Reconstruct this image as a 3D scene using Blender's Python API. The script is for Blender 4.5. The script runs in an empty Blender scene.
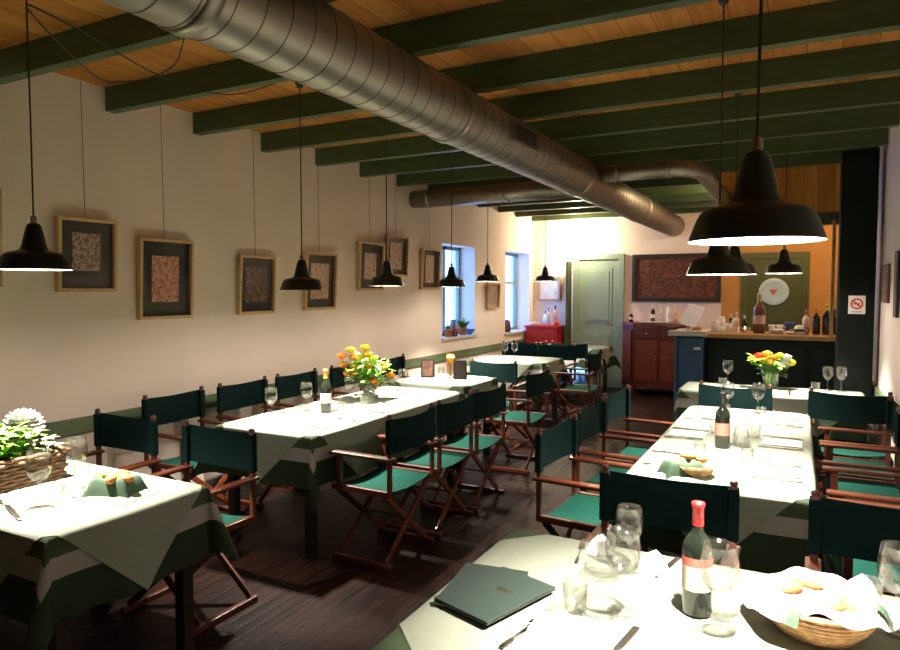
import bpy, bmesh, math, random
from mathutils import Vector, Matrix
random.seed(7)
C = bpy.context.scene.collection
S = bpy.context.scene
PI = math.pi
# ------------------------------------------------------------------ camera
cd = bpy.data.cameras.new('camera'); cam = bpy.data.objects.new('camera', cd); C.objects.link(cam)
cd.sensor_width = 36; cd.lens = 26.64; cd.clip_start = .05
cam.location = (0, 0, 1.6)
cam.rotation_euler = (PI/2 - .0525, 0, .4839)
S.camera = cam
# ------------------------------------------------------------------ world
w = bpy.data.worlds.new('world'); S.world = w; w.use_nodes = True
bg = w.node_tree.nodes['Background']; bg.inputs[0].default_value = (.22, .43, 1, 1); bg.inputs[1].default_value = 11
# ------------------------------------------------------------------ exposure
S.view_settings.view_transform = 'Standard'; S.view_settings.look = 'None'
S.view_settings.gamma = 1; S.view_settings.use_curve_mapping = False
S.view_settings.exposure = 0.0
S.cycles.max_bounces = 7; S.cycles.diffuse_bounces = 4; S.cycles.glossy_bounces = 3
S.cycles.transparent_max_bounces = 12
S.cycles.sample_clamp_indirect = 4
S.cycles.caustics_reflective = False; S.cycles.caustics_refractive = False
S.cycles.use_denoising = True
LAMP_W = 690          # every hanging lamp
LAMP_COL = (1, .87, .74)
SCONCE_W = 85; BAR_W = 30

# ------------------------------------------------------------------ materials
def new_mat(name):
    m = bpy.data.materials.new(name); m.use_nodes = True
    return m, m.node_tree.nodes, m.node_tree.links, m.node_tree.nodes['Principled BSDF']
def mat(name, col, rough=.6, metal=0, var=0, scale=20, bump=0, spec=.5, sheen=0, coat=0, stretch=None):
    m, N, L, b = new_mat(name)
    b.inputs['Base Color'].default_value = (*col, 1); b.inputs['Roughness'].default_value = rough
    b.inputs['Metallic'].default_value = metal; b.inputs['Specular IOR Level'].default_value = spec
    b.inputs['Sheen Weight'].default_value = sheen; b.inputs['Coat Weight'].default_value = coat
    tc = N.new('ShaderNodeTexCoord'); mp = N.new('ShaderNodeMapping'); L.new(tc.outputs['Object'], mp.inputs[0])
    if stretch: mp.inputs['Scale'].default_value = stretch
    nz = N.new('ShaderNodeTexNoise'); nz.inputs['Scale'].default_value = scale; nz.inputs['Detail'].default_value = 4
    L.new(mp.outputs[0], nz.inputs['Vector'])
    if var:
        r = N.new('ShaderNodeValToRGB'); L.new(nz.outputs['Fac'], r.inputs[0])
        r.color_ramp.elements[0].position = .3; r.color_ramp.elements[1].position = .72
        r.color_ramp.elements[0].color = tuple(c*(1-var) for c in col)+(1,)
        r.color_ramp.elements[1].color = tuple(min(1, c*(1+var)) for c in col)+(1,)
        L.new(r.outputs[0], b.inputs['Base Color'])
    if bump:
        bp = N.new('ShaderNodeBump'); bp.inputs['Strength'].default_value = bump; bp.inputs['Distance'].default_value = .01
        L.new(nz.outputs['Fac'], bp.inputs['Height']); L.new(bp.outputs[0], b.inputs['Normal'])
    return m
def emit(name, col, s):
    m, N, L, b = new_mat(name); b.inputs['Base Color'].default_value = (*col, 1)
    b.inputs['Emission Color'].default_value = (*col, 1); b.inputs['Emission Strength'].default_value = s
    return m
def glass(name, tint=(1, 1, 1), body=.04, k=.55):
    m, N, L, b = new_mat(name); out = N['Material Output']
    t = N.new('ShaderNodeBsdfTransparent'); t.inputs[0].default_value = (*tint, 1)
    g = N.new('ShaderNodeBsdfGlossy'); g.inputs['Roughness'].default_value = .04
    lw = N.new('ShaderNodeLayerWeight'); lw.inputs[0].default_value = .35
    ma = N.new('ShaderNodeMath'); ma.operation = 'MULTIPLY_ADD'; ma.inputs[1].default_value = k; ma.inputs[2].default_value = body
    L.new(lw.outputs['Facing'], ma.inputs[0])
    mx = N.new('ShaderNodeMixShader'); L.new(ma.outputs[0], mx.inputs[0]); L.new(t.outputs[0], mx.inputs[1]); L.new(g.outputs[0], mx.inputs[2])
    L.new(mx.outputs[0], out.inputs[0]); return m
def planks(name, axis, width, c1, c2, rough, gap=.04, grain=1.0, bump=.25, coat=0, rvar=0):
    m, N, L, b = new_mat(name)
    tc = N.new('ShaderNodeTexCoord'); sx = N.new('ShaderNodeSeparateXYZ'); L.new(tc.outputs['Object'], sx.inputs[0])
    dv = N.new('ShaderNodeMath'); dv.operation = 'DIVIDE'; dv.inputs[1].default_value = width; L.new(sx.outputs[axis], dv.inputs[0])
    fl = N.new('ShaderNodeMath'); fl.operation = 'FLOOR'; L.new(dv.outputs[0], fl.inputs[0])
    fr = N.new('ShaderNodeMath'); fr.operation = 'FRACT'; L.new(dv.outputs[0], fr.inputs[0])
    wn = N.new('ShaderNodeTexWhiteNoise'); wn.noise_dimensions = '1D'; L.new(fl.outputs[0], wn.inputs['W'])
    mp = N.new('ShaderNodeMapping'); L.new(tc.outputs['Object'], mp.inputs[0])
    s = [1.2, 1.2, 1.2]; s[axis] = 14; mp.inputs['Scale'].default_value = s
    nz = N.new('ShaderNodeTexNoise'); nz.inputs['Scale'].default_value = 1.6; nz.inputs['Detail'].default_value = 7; nz.inputs['Roughness'].default_value = .65
    L.new(mp.outputs[0], nz.inputs['Vector'])
    ad = N.new('ShaderNodeMath'); ad.operation = 'MULTIPLY_ADD'; ad.inputs[1].default_value = .35; L.new(wn.outputs['Value'], ad.inputs[0])
    sb = N.new('ShaderNodeMath'); sb.operation = 'MULTIPLY_ADD'; sb.inputs[1].default_value = grain; sb.inputs[2].default_value = -.15*grain; L.new(nz.outputs['Fac'], sb.inputs[0]); L.new(sb.outputs[0], ad.inputs[2])
    cr = N.new('ShaderNodeValToRGB'); L.new(ad.outputs[0], cr.inputs[0])
    cr.color_ramp.elements[0].position = .3; cr.color_ramp.elements[0].color = (*c1, 1)
    cr.color_ramp.elements[1].position = .8; cr.color_ramp.elements[1].color = (*c2, 1)
    gt = N.new('ShaderNodeMath'); gt.operation = 'GREATER_THAN'; gt.inputs[1].default_value = gap; L.new(fr.outputs[0], gt.inputs[0])
    mx = N.new('ShaderNodeMixRGB'); mx.inputs[1].default_value = (c1[0]*.25, c1[1]*.25, c1[2]*.25, 1)
    L.new(gt.outputs[0], mx.inputs[0]); L.new(cr.outputs[0], mx.inputs[2]); L.new(mx.outputs[0], b.inputs['Base Color'])
    b.inputs['Roughness'].default_value = rough; b.inputs['Coat Weight'].default_value = coat; b.inputs['Specular IOR Level'].default_value = .10
    if rvar:
        ra = N.new('ShaderNodeMath'); ra.operation = 'MULTIPLY_ADD'; ra.inputs[1].default_value = rvar; ra.inputs[2].default_value = rough - rvar*.5
        L.new(nz.outputs['Fac'], ra.inputs[0]); L.new(ra.outputs[0], b.inputs['Roughness'])
    mm = N.new('ShaderNodeMath'); mm.operation = 'MULTIPLY'; L.new(gt.outputs[0], mm.inputs[0]); L.new(ad.outputs[0], mm.inputs[1])
    bp = N.new('ShaderNodeBump'); bp.inputs['Strength'].default_value = bump; bp.inputs['Distance'].default_value = .01
    L.new(mm.outputs[0], bp.inputs['Height']); L.new(bp.outputs[0], b.inputs['Normal'])
    return m
def cloth_bands(name):
    m, N, L, b = new_mat(name)
    uv = N.new('ShaderNodeUVMap'); uv.uv_map = 'edge'
    sx = N.new('ShaderNodeSeparateXYZ'); L.new(uv.outputs[0], sx.inputs[0])
    mn = N.new('ShaderNodeMath'); mn.operation = 'MINIMUM'; L.new(sx.outputs[0], mn.inputs[0]); L.new(sx.outputs[1], mn.inputs[1])
    cr = N.new('ShaderNodeValToRGB'); cr.color_ramp.interpolation = 'CONSTANT'; L.new(mn.outputs[0], cr.inputs[0])
    e = cr.color_ramp.elements
    dk = (.015, .026, .012, 1); wh = (.26, .25, .235, 1)
    e[0].position = 0; e[0].color = dk; e[1].position = .145; e[1].color = wh
    for p, c in ((.225, (.038, .062, .032, 1)), (.36, (.18, .215, .165, 1))):
        n = e.new(p); n.color = c
    L.new(cr.outputs[0], b.inputs['Base Color']); b.inputs['Roughness'].default_value = .85; b.inputs['Specular IOR Level'].default_value = .15
    return m
M = {}
M['plaster'] = mat('plaster', (.83, .72, .63), .9, var=.05, scale=1.7, bump=.06, spec=.1)
M['beam'] = mat('green_beam_paint', (.034, .064, .024), .42, var=.18, scale=6, stretch=(1, 6, 6), bump=.1)
M['ceil'] = planks('ceiling_boards', 0, .17, (.36, .135, .032), (.58, .26, .075), .7, gap=.02, bump=.2)
M['floor'] = planks('floor_boards', 0, .14, (.0004, .0002, .0002), (.014, .005, .0034), .44, gap=.07, grain=1.7, bump=.5, rvar=.35)
M['table_wood'] = mat('dark_table_wood', (.009, .004, .003), .5, var=.2)
M['rail'] = mat('rail_green', (.105, .15, .07), .6, var=.1)
M['steel'] = mat('galvanised_steel', (.31, .285, .245), .45, 1, var=.12, scale=9)
M['seam'] = mat('duct_seam_shade', (.10, .085, .07), .5, .6)  # darker steel colour carries the shade of the seam crevices
M['shade'] = mat('enamel_black', (.006, .011, .008), .33, spec=.35)
M['shade_in'] = mat('enamel_white', (.85, .83, .78), .5)
M['bulb'] = emit('bulb_glow', (1, .88, .68), 14)
M['cord'] = mat('black_cord', (.006, .006, .006), .6)
M['white'] = mat('white_porcelain', (.8, .79, .76), .3)
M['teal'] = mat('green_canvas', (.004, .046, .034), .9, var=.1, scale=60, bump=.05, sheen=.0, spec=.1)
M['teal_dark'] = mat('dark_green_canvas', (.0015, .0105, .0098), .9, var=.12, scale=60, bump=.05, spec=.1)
M['wood'] = mat('varnished_wood', (.075, .017, .006), .38, var=.3, scale=7, stretch=(4, 1, 4), coat=.2)
M['frame_wood'] = mat('pale_frame_wood', (.50, .32, .14), .6, var=.12, scale=12, stretch=(1, 5, 1))
M['sage'] = mat('sage_cloth', (.205, .232, .187), .85, var=.03, scale=40, spec=.15)
M['bands'] = cloth_bands('banded_cloth')
M['napkin'] = mat('white_napkin', (.80, .79, .75), .85, spec=.15)
M['green_napkin'] = mat('green_napkin', (.045, .08, .052), .85, spec=.15)
M['pale_green'] = mat('pale_green_cloth', (.27, .35, .25), .85, var=.25, scale=14, spec=.15)
M['cutlery'] = mat('steel_cutlery', (.42, .40, .38), .22, 1)
M['glass'] = glass('clear_glass', (.985, .99, .985), .05)
M['pane'] = glass('window_glass', (.97, .98, 1), .02)
M['pic_glass'] = glass('picture_glass', (1, 1, 1), .0, .09)
M['bottle'] = mat('dark_bottle_glass', (.006, .009, .006), .06, spec=.8)
M['label'] = mat('cream_label', (.74, .66, .55), .6)
M['red'] = mat('red_foil', (.55, .012, .014), .35)
M['label_red'] = mat('red_label_band', (.60, .12, .09), .6)
M['wicker'] = mat('wicker', (.36, .19, .08), .75, var=.45, scale=38, bump=.9)
M['wicker_dark'] = mat('dark_wicker', (.12, .06, .028), .8, var=.5, scale=30, bump=1, stretch=(1, 1, 2.5))
M['bread'] = mat('bread_crust', (.46, .17, .045), .75, var=.3, scale=14, bump=.3)
M['leaf'] = mat('leaf', (.10, .26, .035), .55, var=.35, scale=14)
M['leaf_bright'] = mat('bright_leaf', (.22, .50, .05), .55, var=.3, scale=10)
M['orange'] = mat('orange_petal', (.90, .33, .045), .6, var=.15)
M['yellow'] = mat('yellow_petal', (.88, .68, .08), .6, var=.15)
M['white_petal'] = mat('white_petal', (.86, .86, .82), .6)
M['red_petal'] = mat('red_petal', (.78, .06, .03), .6, var=.15)
M['menu'] = mat('menu_cover', (.016, .032, .027), .5, var=.06)
M['black'] = mat('matt_black', (.008, .008, .008), .6)
M['column'] = mat('column_black', (.003, .005, .0045), .6, var=.2, scale=8, spec=.12)
M['counter'] = mat('counter_green', (.005, .014, .010), .6, var=.15, spec=.2)
M['countertop'] = mat('counter_wood', (.42, .24, .08), .4, var=.25, scale=6, stretch=(1, 5, 5), coat=.2)
M['blue'] = mat('blue_paint', (.022, .075, .15), .5, var=.15)
M['marble'] = mat('pale_stone', (.60, .60, .58), .35, var=.06)
M['orange_board'] = planks('orange_boards', 0, .14, (.42, .17, .035), (.66, .31, .08), .6, gap=.03)
M['door_green'] = mat('door_green_paint', (.25, .34, .27), .55, var=.06, scale=3)
M['door_olive'] = mat('olive_paint', (.060, .075, .014), .55, var=.08, scale=3)
M['mahogany'] = mat('mahogany', (.075, .010, .007), .35, var=.3, scale=5, stretch=(5, 5, 1), coat=.3)
M['mahogany2'] = mat('mahogany_panel', (.13, .025, .010), .35, var=.3, scale=5, stretch=(5, 5, 1), coat=.3)
M['brass'] = mat('brass', (.60, .42, .16), .3, 1)
M['sill'] = mat('stone_sill', (.50, .48, .44), .6, var=.05)
M['win_frame'] = mat('window_paint', (.20, .30, .28), .5)
M['pink'] = mat('pink_label', (.74, .45, .38), .5)
M['blue_plastic'] = mat('blue_plastic', (.03, .06, .42), .4)
M['blue_cloth'] = mat('blue_fabric', (.05, .18, .50), .85, var=.4, scale=9)
M['red_wood'] = mat('red_lacquer', (.42, .012, .012), .4, var=.15)
M['plate_blue'] = mat('pale_blue_glaze', (.42, .60, .66), .3, var=.08, scale=30)
M['terracotta'] = mat('terracotta', (.42, .16, .07), .8)
M['candle'] = mat('wax', (.85, .8, .68), .5)
def art(name, c1, c2, sc, c3=None):
    m, N, L, b = new_mat(name)
    tc = N.new('ShaderNodeTexCoord'); nz = N.new('ShaderNodeTexNoise'); nz.inputs['Scale'].default_value = sc; nz.inputs['Detail'].default_value = 6
    nz.inputs['Roughness'].default_value = .75
    L.new(tc.outputs['Object'], nz.inputs['Vector']); r = N.new('ShaderNodeValToRGB'); L.new(nz.outputs['Fac'], r.inputs[0])
    e = r.color_ramp.elements; e[0].position = .42; e[0].color = (*c1, 1); e[1].position = .60; e[1].color = (*c2, 1)
    if c3: n = e.new(.50); n.color = (*c3, 1)
    L.new(r.outputs[0], b.inputs['Base Color']); b.inputs['Roughness'].default_value = .7; return m

# ------------------------------------------------------------------ mesh helpers
def BM(): return bmesh.new()
def obj(name, bm, m, parent=None, smooth=False, loc=None, rz=0):
    me = bpy.data.meshes.new(name); bmesh.ops.recalc_face_normals(bm, faces=bm.faces[:]); bm.to_mesh(me); bm.free()
    if smooth:
        for p in me.polygons: p.use_smooth = True
    if isinstance(m, str): m = M[m]
    if isinstance(m, (list, tuple)):
        for k in m: me.materials.append(M[k] if isinstance(k, str) else k)
    else: me.materials.append(m)
    o = bpy.data.objects.new(name, me); C.objects.link(o)
    if parent: o.parent = parent
    if loc: o.location = loc
    o.rotation_euler.z = rz
    return o
def tag(o, label, cat, group=None, kind=None):
    if label: o['label'] = label
    if cat: o['category'] = cat
    if group: o['group'] = group
    if kind: o['kind'] = kind
    return o
def thing(name, label, cat, loc=(0, 0, 0), rz=0, group=None):
    o = bpy.data.objects.new(name, None); C.objects.link(o); o.location = loc; o.rotation_euler.z = rz; o.empty_display_size = .05
    return tag(o, label, cat, group)
def struct(name, bm, m, parent=None, smooth=False):
    o = obj(name, bm, m, parent, smooth)
    if not parent: o['kind'] = 'structure'
    return o
def dup(root, loc, rz=0, label=None, group=None, parent=None):
    r = root.copy(); C.objects.link(r)
    if parent is None:
        r.location = loc; r.rotation_euler.z = rz
        if label: r['label'] = label
        if group: r['group'] = group
    else: r.parent = parent
    for ch in KIDS.get(root.name, []) or [c for c in root.children]:
        dup(ch, None, parent=r)
    return r
KIDS = {}
def box(bm, cx, cy, cz, sx, sy, sz, bev=0, rot=None, mi=0):
    r = bmesh.ops.create_cube(bm, size=1); vs = r['verts']
    bmesh.ops.scale(bm, vec=(sx, sy, sz), verts=vs)
    fs = list({f for v in vs for f in v.link_faces})
    for f in fs: f.material_index = mi
    if bev:
        es = list({e for v in vs for e in v.link_edges})
        rr = bmesh.ops.bevel(bm, geom=es, offset=bev, segments=2, profile=.5, affect='EDGES')
        vs = list({v for f in rr['faces'] for v in f.verts} | {v for v in vs if v.is_valid})
    if rot is not None: bmesh.ops.transform(bm, matrix=rot, verts=vs)
    bmesh.ops.translate(bm, vec=(cx, cy, cz), verts=vs)
    return vs
def bx(bm, x0, x1, y0, y1, z0, z1, bev=0, mi=0):
    return box(bm, (x0+x1)/2, (y0+y1)/2, (z0+z1)/2, x1-x0, y1-y0, z1-z0, bev, mi=mi)
def tube(bm, pts, r, seg=8, cap=True):
    pts = [Vector(p) for p in pts]; rings = []
    rr = r if isinstance(r, (list, tuple)) else [r]*len(pts)
    up = None
    for i, p in enumerate(pts):
        d = (pts[min(i+1, len(pts)-1)] - pts[max(i-1, 0)]).normalized()
        if up is None: up = Vector((0, 0, 1)) if abs(d.z) < .9 else Vector((1, 0, 0))
        a = d.cross(up).normalized(); b = a.cross(d).normalized(); up = b
        rings.append([bm.verts.new(p + (a*math.cos(2*PI*k/seg) + b*math.sin(2*PI*k/seg))*rr[i]) for k in range(seg)])
    for i in range(len(rings)-1):
        for k in range(seg): bm.faces.new((rings[i][k], rings[i][(k+1) % seg], rings[i+1][(k+1) % seg], rings[i+1][k]))
    if cap:
        bm.faces.new(rings[0][::-1]); bm.faces.new(rings[-1])
def bar(bm, p, q, wx, wy, bev=0):
    """rectangular bar from p to q"""
    p, q = Vector(p), Vector(q); d = q-p; L = d.length; d.normalize()
    x = Vector((0, 1, 0)) if abs(d.y) < .9 else Vector((1, 0, 0))
    y = d.cross(x).normalized(); x = y.cross(d).normalized()
    Mx = Matrix((x, y, d)).transposed().to_4x4()
    c = (p+q)/2
    return box(bm, c.x, c.y, c.z, wx, wy, L, bev, rot=Mx)
def lathe(bm, prof, seg=24, center=(0, 0, 0), mi=0, closed=False, matf=None):
    rings = []; cx, cy, cz = center
    for r, z in prof:
        if r < 1e-5: rings.append([bm.verts.new((cx, cy, cz+z))])
        else: rings.append([bm.verts.new((cx+r*math.cos(2*PI*k/seg), cy+r*math.sin(2*PI*k/seg), cz+z)) for k in range(seg)])
    for i in range(len(rings)-1):
        a, b = rings[i], rings[i+1]
        for k in range(seg):
            k2 = (k+1) % seg
            if len(a) == 1 and len(b) == 1: continue
            if len(a) == 1: f = bm.faces.new((a[0], b[k2], b[k]))
            elif len(b) == 1: f = bm.faces.new((a[k], a[k2], b[0]))
            else: f = bm.faces.new((a[k], a[k2], b[k2], b[k]))
            f.material_index = mi if matf is None else matf(i)
    return rings
def sphere(bm, c, r, sc=(1, 1, 1), sub=2, jit=0):
    rr = bmesh.ops.create_icosphere(bm, subdivisions=sub, radius=r)
    for v in rr['verts']:
        k = 1 + random.uniform(-jit, jit); v.co = Vector((v.co.x*sc[0]*k+c[0], v.co.y*sc[1]*k+c[1], v.co.z*sc[2]*k+c[2]))
    return rr['verts']
def leafq(bm, base, d, n, L, W, droop=.2):
    """a curved leaf blade"""
    base = Vector(base); d = Vector(d).normalized(); s = d.cross(Vector(n)).normalized(); nn = s.cross(d).normalized()
    prev = None
    for i in range(5):
        t = i/4; wd = W*math.sin(PI*min(.97, .12+t*.88))*.5
        p = base + d*L*t - nn*droop*L*t*t
        a, b = bm.verts.new(p+s*wd), bm.verts.new(p-s*wd)
        if prev: bm.faces.new((prev[0], prev[1], b, a))
        prev = (a, b)

# ------------------------------------------------------------------ room shell
XL, XR, Y0, YE, ZC, ZB = -4.1, .60, -1.6, 10.9, 2.935, 2.78
b = BM(); bx(b, XL-.4, XR+.2, Y0-.2, YE+.2, -.1, 0); struct('floor', b, 'floor')
b = BM(); bx(b, XL-.4, XR+.2, Y0-.2, YE+.2, ZC, ZC+.1); struct('ceiling', b, 'ceil')
WIN = [(7.58, 8.56, .97, 2.2), (9.66, 10.72, .92, 2.22)]
b = BM(); T = .36
ys = [Y0] + [v for q in WIN for v in q[:2]] + [YE]
for i in range(0, len(ys), 2): bx(b, XL-T, XL, ys[i], ys[i+1], 0, ZC)
for y0, y1, z0, z1 in WIN: bx(b, XL-T, XL, y0, y1, 0, z0); bx(b, XL-T, XL, y0, y1, z1, ZC)
struct('wall_left', b, 'plaster')
b = BM(); bx(b, XR, XR+.15, Y0, YE, 0, ZC); struct('wall_right', b, 'plaster')
b = BM(); bx(b, XL-T, XR+.15, YE, YE+.15, 0, ZC); struct('wall_end', b, 'plaster')
b = BM(); bx(b, XL-T, XR+.15, Y0-.15, Y0, 0, ZC); struct('wall_rear', b, 'plaster')
for i, (y0, y1, z0, z1) in enumerate(WIN):
    wd = thing('window_%d' % (i+1), None, None, (0, 0, 0)); wd['kind'] = 'structure'
    xg = XL-.26; b = BM()
    f = .045
    bx(b, xg-.025, xg+.025, y0, y0+f, z0, z1); bx(b, xg-.025, xg+.025, y1-f, y1, z0, z1)
    bx(b, xg-.025, xg+.025, y0, y1, z0, z0+f); bx(b, xg-.025, xg+.025, y0, y1, z1-f, z1)
    ym = (y0+y1)/2; bx(b, xg-.025, xg+.025, ym-.035, ym+.035, z0, z1); bx(b, xg-.02, xg+.02, y0, y1, z0+.78, z0+.82)
    obj('window_frame', b, 'win_frame', wd)
    b = BM(); bx(b, xg-.003, xg+.003, y0+f, y1-f, z0+f, z1-f); obj('pane', b, 'pane', wd)
    b = BM(); bx(b, XL-.24, XL+.03, y0-.02, y1+.02, z0-.035, z0+.004, .004); obj('window_sill', b, 'sill', wd)
b = BM(); bx(b, -1.06, XR, YE-.012, YE, 0, ZC); struct('wall_bar_back', b, mat('ochre_wall', (.50, .25, .065), .85, var=.08, scale=3))
# green dado rails
b = BM(); 
for a0, a1 in ((Y0, YE),): bx(b, XL, XL+.025, a0, a1, .68, .78, .004)
struct('trim_1', b, 'rail')
b = BM(); bx(b, XR-.025, XR, Y0, YE, .68, .78, .004); struct('trim_2', b, 'rail')
# ceiling beams
k = 3
for i in range(18):
    y = -1.0 + .0 + i*.7175 - .0
    y = 2.90 + (i-5)*.7175
    if y > YE-.03: break
    b = BM(); bx(b, XL+.002, XR-.002, y, y+.07, ZB, ZC+.0)
    struct('trim_%d' % k, b, 'beam'); k += 1
# header over the bar and the black column
b = BM(); bx(b, -.82, .58, 7.9, 7.96, 2.38, ZB+.16); struct('wall_bar_header', b, 'orange_board')
b = BM(); bx(b, -.84, .58, 7.86, 7.99, 2.27, 2.39, .006); struct('trim_%d' % k, b, 'beam'); k += 1
b = BM(); bx(b, .27, .30, 7.7, 7.82, 1.12, 2.3); struct('trim_%d' % k, b, 'countertop'); k += 1
b = BM(); bx(b, .285, .555, 6.6, 6.85, 0, ZB, .012); col = struct('column', b, 'column')
# no-smoking sign on the column
sg = thing('no_smoking_sign', 'small square white no-smoking sign with a red ring on the black column', 'sign', (.425, 6.594, 1.475))
b = BM(); box(b, 0, 0, 0, .125, .006, .155, .002); obj('sign_plate', b, 'white', sg)
b = BM()
for k2 in range(28):
    a0, a1 = 2*PI*k2/28, 2*PI*(k2+1)/28
    v = [b.verts.new((math.cos(a)*r, -.0045, math.sin(a)*r+.008)) for a, r in ((a0, .034), (a1, .034), (a1, .047), (a0, .047))]; b.faces.new(v)
box(b, 0, -.0052, .008, .084, .001, .012, rot=Matrix.Rotation(PI/4, 4, 'Y')); obj('red_ring', b, 'red', sg)
b = BM(); box(b, -.002, -.0046, .008, .05, .001, .009); box(b, 0, -.0046, -.060, .08, .001, .006); obj('cigarette_symbol', b, 'black', sg)

# ------------------------------------------------------------------ ducts
DX, DZ, DR = -1.776, 2.597, .163
dt = thing('ventilation_duct', 'long round galvanised ventilation duct running under the beams to the end wall', 'duct', (DX, 0, DZ))
b = BM(); y = -1.5
lathe(b, [(DR, -1.5), (DR, YE-.01)], 56)
while y < YE-.05:
    y += .125; lathe(b, [(DR-.001, y), (DR+.0022, y+.002), (DR+.0022, y+.005), (DR-.001, y+.007)], 56, mi=1)
bmesh.ops.rotate(b, cent=(0, 0, 0), matrix=Matrix.Rotation(-PI/2, 3, 'X'), verts=b.verts[:])
obj('duct_pipe', b, ['steel', 'seam'], dt, smooth=True)
for y in (1.55, 3.35, 5.75, 8.3):
    b = BM(); lathe(b, [(DR, y-.03), (DR+.009, y-.028), (DR+.009, y+.028), (DR, y+.03)], 40)
    bmesh.ops.rotate(b, cent=(0, 0, 0), matrix=Matrix.Rotation(-PI/2, 3, 'X'), verts=b.verts[:]); obj('joint_collar', b, 'steel', dt, smooth=True)
# grille on the right flank of the duct
b = BM(); R_ = Matrix.Rotation(math.radians(0), 4, 'Y')
box(b, DR+.004, 4.12, .0, .012, .42, .13, .003); g = obj('air_grille', b, 'steel', dt)
b = BM()
for i in range(9): box(b, DR+.012, 3.95+i*.0425, .0, .006, .016, .095)
obj('grille_slot', b, 'black', g)
bd = thing('ventilation_duct', 'short galvanised duct branching left to the picture wall', 'duct', (0, 0, 0))
b = BM(); tube(b, [(-4.09, 6.85, 2.67), (-1.93, 6.85, 2.67)], .102, 28); 
for x in (-3.9, -2.9, -2.1): tube(b, [(x, 6.85, 2.67), (x+.05, 6.85, 2.67)], .108, 28)
obj('duct_pipe', b, 'steel', bd, smooth=True)
bd = thing('ventilation_duct', 'short galvanised duct with an elbow bending towards the bar', 'duct', (0, 0, 0))
b = BM(); pts = [(-1.60, 6.02, 2.64), (-1.0, 6.02, 2.64), (-.92, 6.04, 2.64), (-.85, 6.10, 2.638), (-.80, 6.18, 2.63), (-.775, 6.3, 2.62), (-.77, 6.9, 2.60), (-.77, 7.9, 2.60)]
tube(b, pts, .072, 24)
for x in (-1.5, -1.05): tube(b, [(x, 6.02, 2.64), (x+.04, 6.02, 2.64)], .077, 24)
obj('duct_pipe', b, 'steel', bd, smooth=True)

# ------------------------------------------------------------------ pendant lamps
def pendant(x, y, z, label, group='black pendant lamps', rz=0):
    t = thing('pendant_lamp', label, 'lamp', (x, y, z), 0, group)
    b = BM()
    o_ = [(.150, 0), (.149, .006), (.144, .018), (.137, .036), (.130, .052), (.123, .063), (.112, .070), (.092, .0755), (.068, .081), (.057, .087), (.051, .10), (.045, .126), (.038, .155), (.030, .183), (.023, .193), (.012, .197), (.0, .197)]
    lathe(b, o_, 36); obj('lamp_shade', b, 'shade', t, smooth=True)
    b = BM(); i_ = [(.1495, .0005), (.146, .007), (.138, .022), (.130, .041), (.122, .053), (.113, .059), (.092, .0665), (.067, .0735), (.053, .082), (.046, .10), (.0, .102)]
    lathe(b, i_, 36); obj('shade_lining', b, 'shade_in', t, smooth=True)
    b = BM(); lathe(b, [(.013, .198), (.013, .222), (.006, .228), (0, .228)], 12); obj('cord_grip', b, 'steel', t, smooth=True)
    b = BM(); lathe(b, [(0, .004), (.018, .007), (.029, .020), (.031, .036), (.024, .06), (.014, .08), (.013, .1)], 16); obj('bulb', b, 'bulb', t, smooth=True)
    b = BM(); tube(b, [(0, 0, .222), (.002, 0, (ZC-z)*.5), (0, 0, ZC-z-.02)], .0042, 6); obj('cord', b, 'cord', t)
    b = BM(); lathe(b, [(0, ZC-z-.05), (.02, ZC-z-.045), (.04, ZC-z-.001)], 16); obj('ceiling_rose', b, 'cord', t, smooth=True)
    l = bpy.data.lights.new('bulb_light', 'SPOT'); l.energy = LAMP_W; l.spot_size = math.radians(98); l.spot_blend = 1; l.color = LAMP_COL; l.shadow_soft_size = .028
    lo = bpy.data.objects.new('bulb_light', l); C.objects.link(lo); lo.parent = t; lo.location = (0, 0, .056)
    l = bpy.data.lights.new('shade_light', 'POINT'); l.energy = LAMP_W*.028; l.color = LAMP_COL; l.shadow_soft_size = .03
    lo = bpy.data.objects.new('shade_light', l); C.objects.link(lo); lo.parent = t; lo.location = (0, 0, .045)
    t_bulb = [c for c in t.children if c.name.startswith('bulb') and c.type == 'MESH'][0]
    t_bulb.visible_shadow = False
    t.scale = (.93, .93, 1)
    return t
L_ = [(-2.86, 1.68, 1.685, 'black pendant lamp above the near left table with the flower trough'),
      (-2.86, 3.38, 1.60, 'black pendant lamp hanging before the fourth picture over the long table'),
      (-2.90, 4.44, 1.632, 'black pendant lamp hanging before the pair of small overlapping pictures'),
      (-3.0, 5.74, 1.63, 'black pendant lamp hanging in front of the nearer window'),
      (-3.25, 7.13, 1.70, 'black pendant lamp hanging between the two windows'),
      (-3.1, 8.70, 1.72, 'black pendant lamp hanging in front of the bright end wall'),
      (-.092, 1.62, 1.707, 'large looking black pendant lamp nearest the camera over the front table'),
      (-.338, 3.30, 1.67, 'black pendant lamp just behind the nearest one, over the right table'),
      (-.40, 4.90, 1.705, 'black pendant lamp mostly hidden behind two others on the right'),
      (-.125, 6.1, 1.735, 'small looking black pendant lamp in front of the olive bar door')]
for q in L_: pendant(*q)
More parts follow.
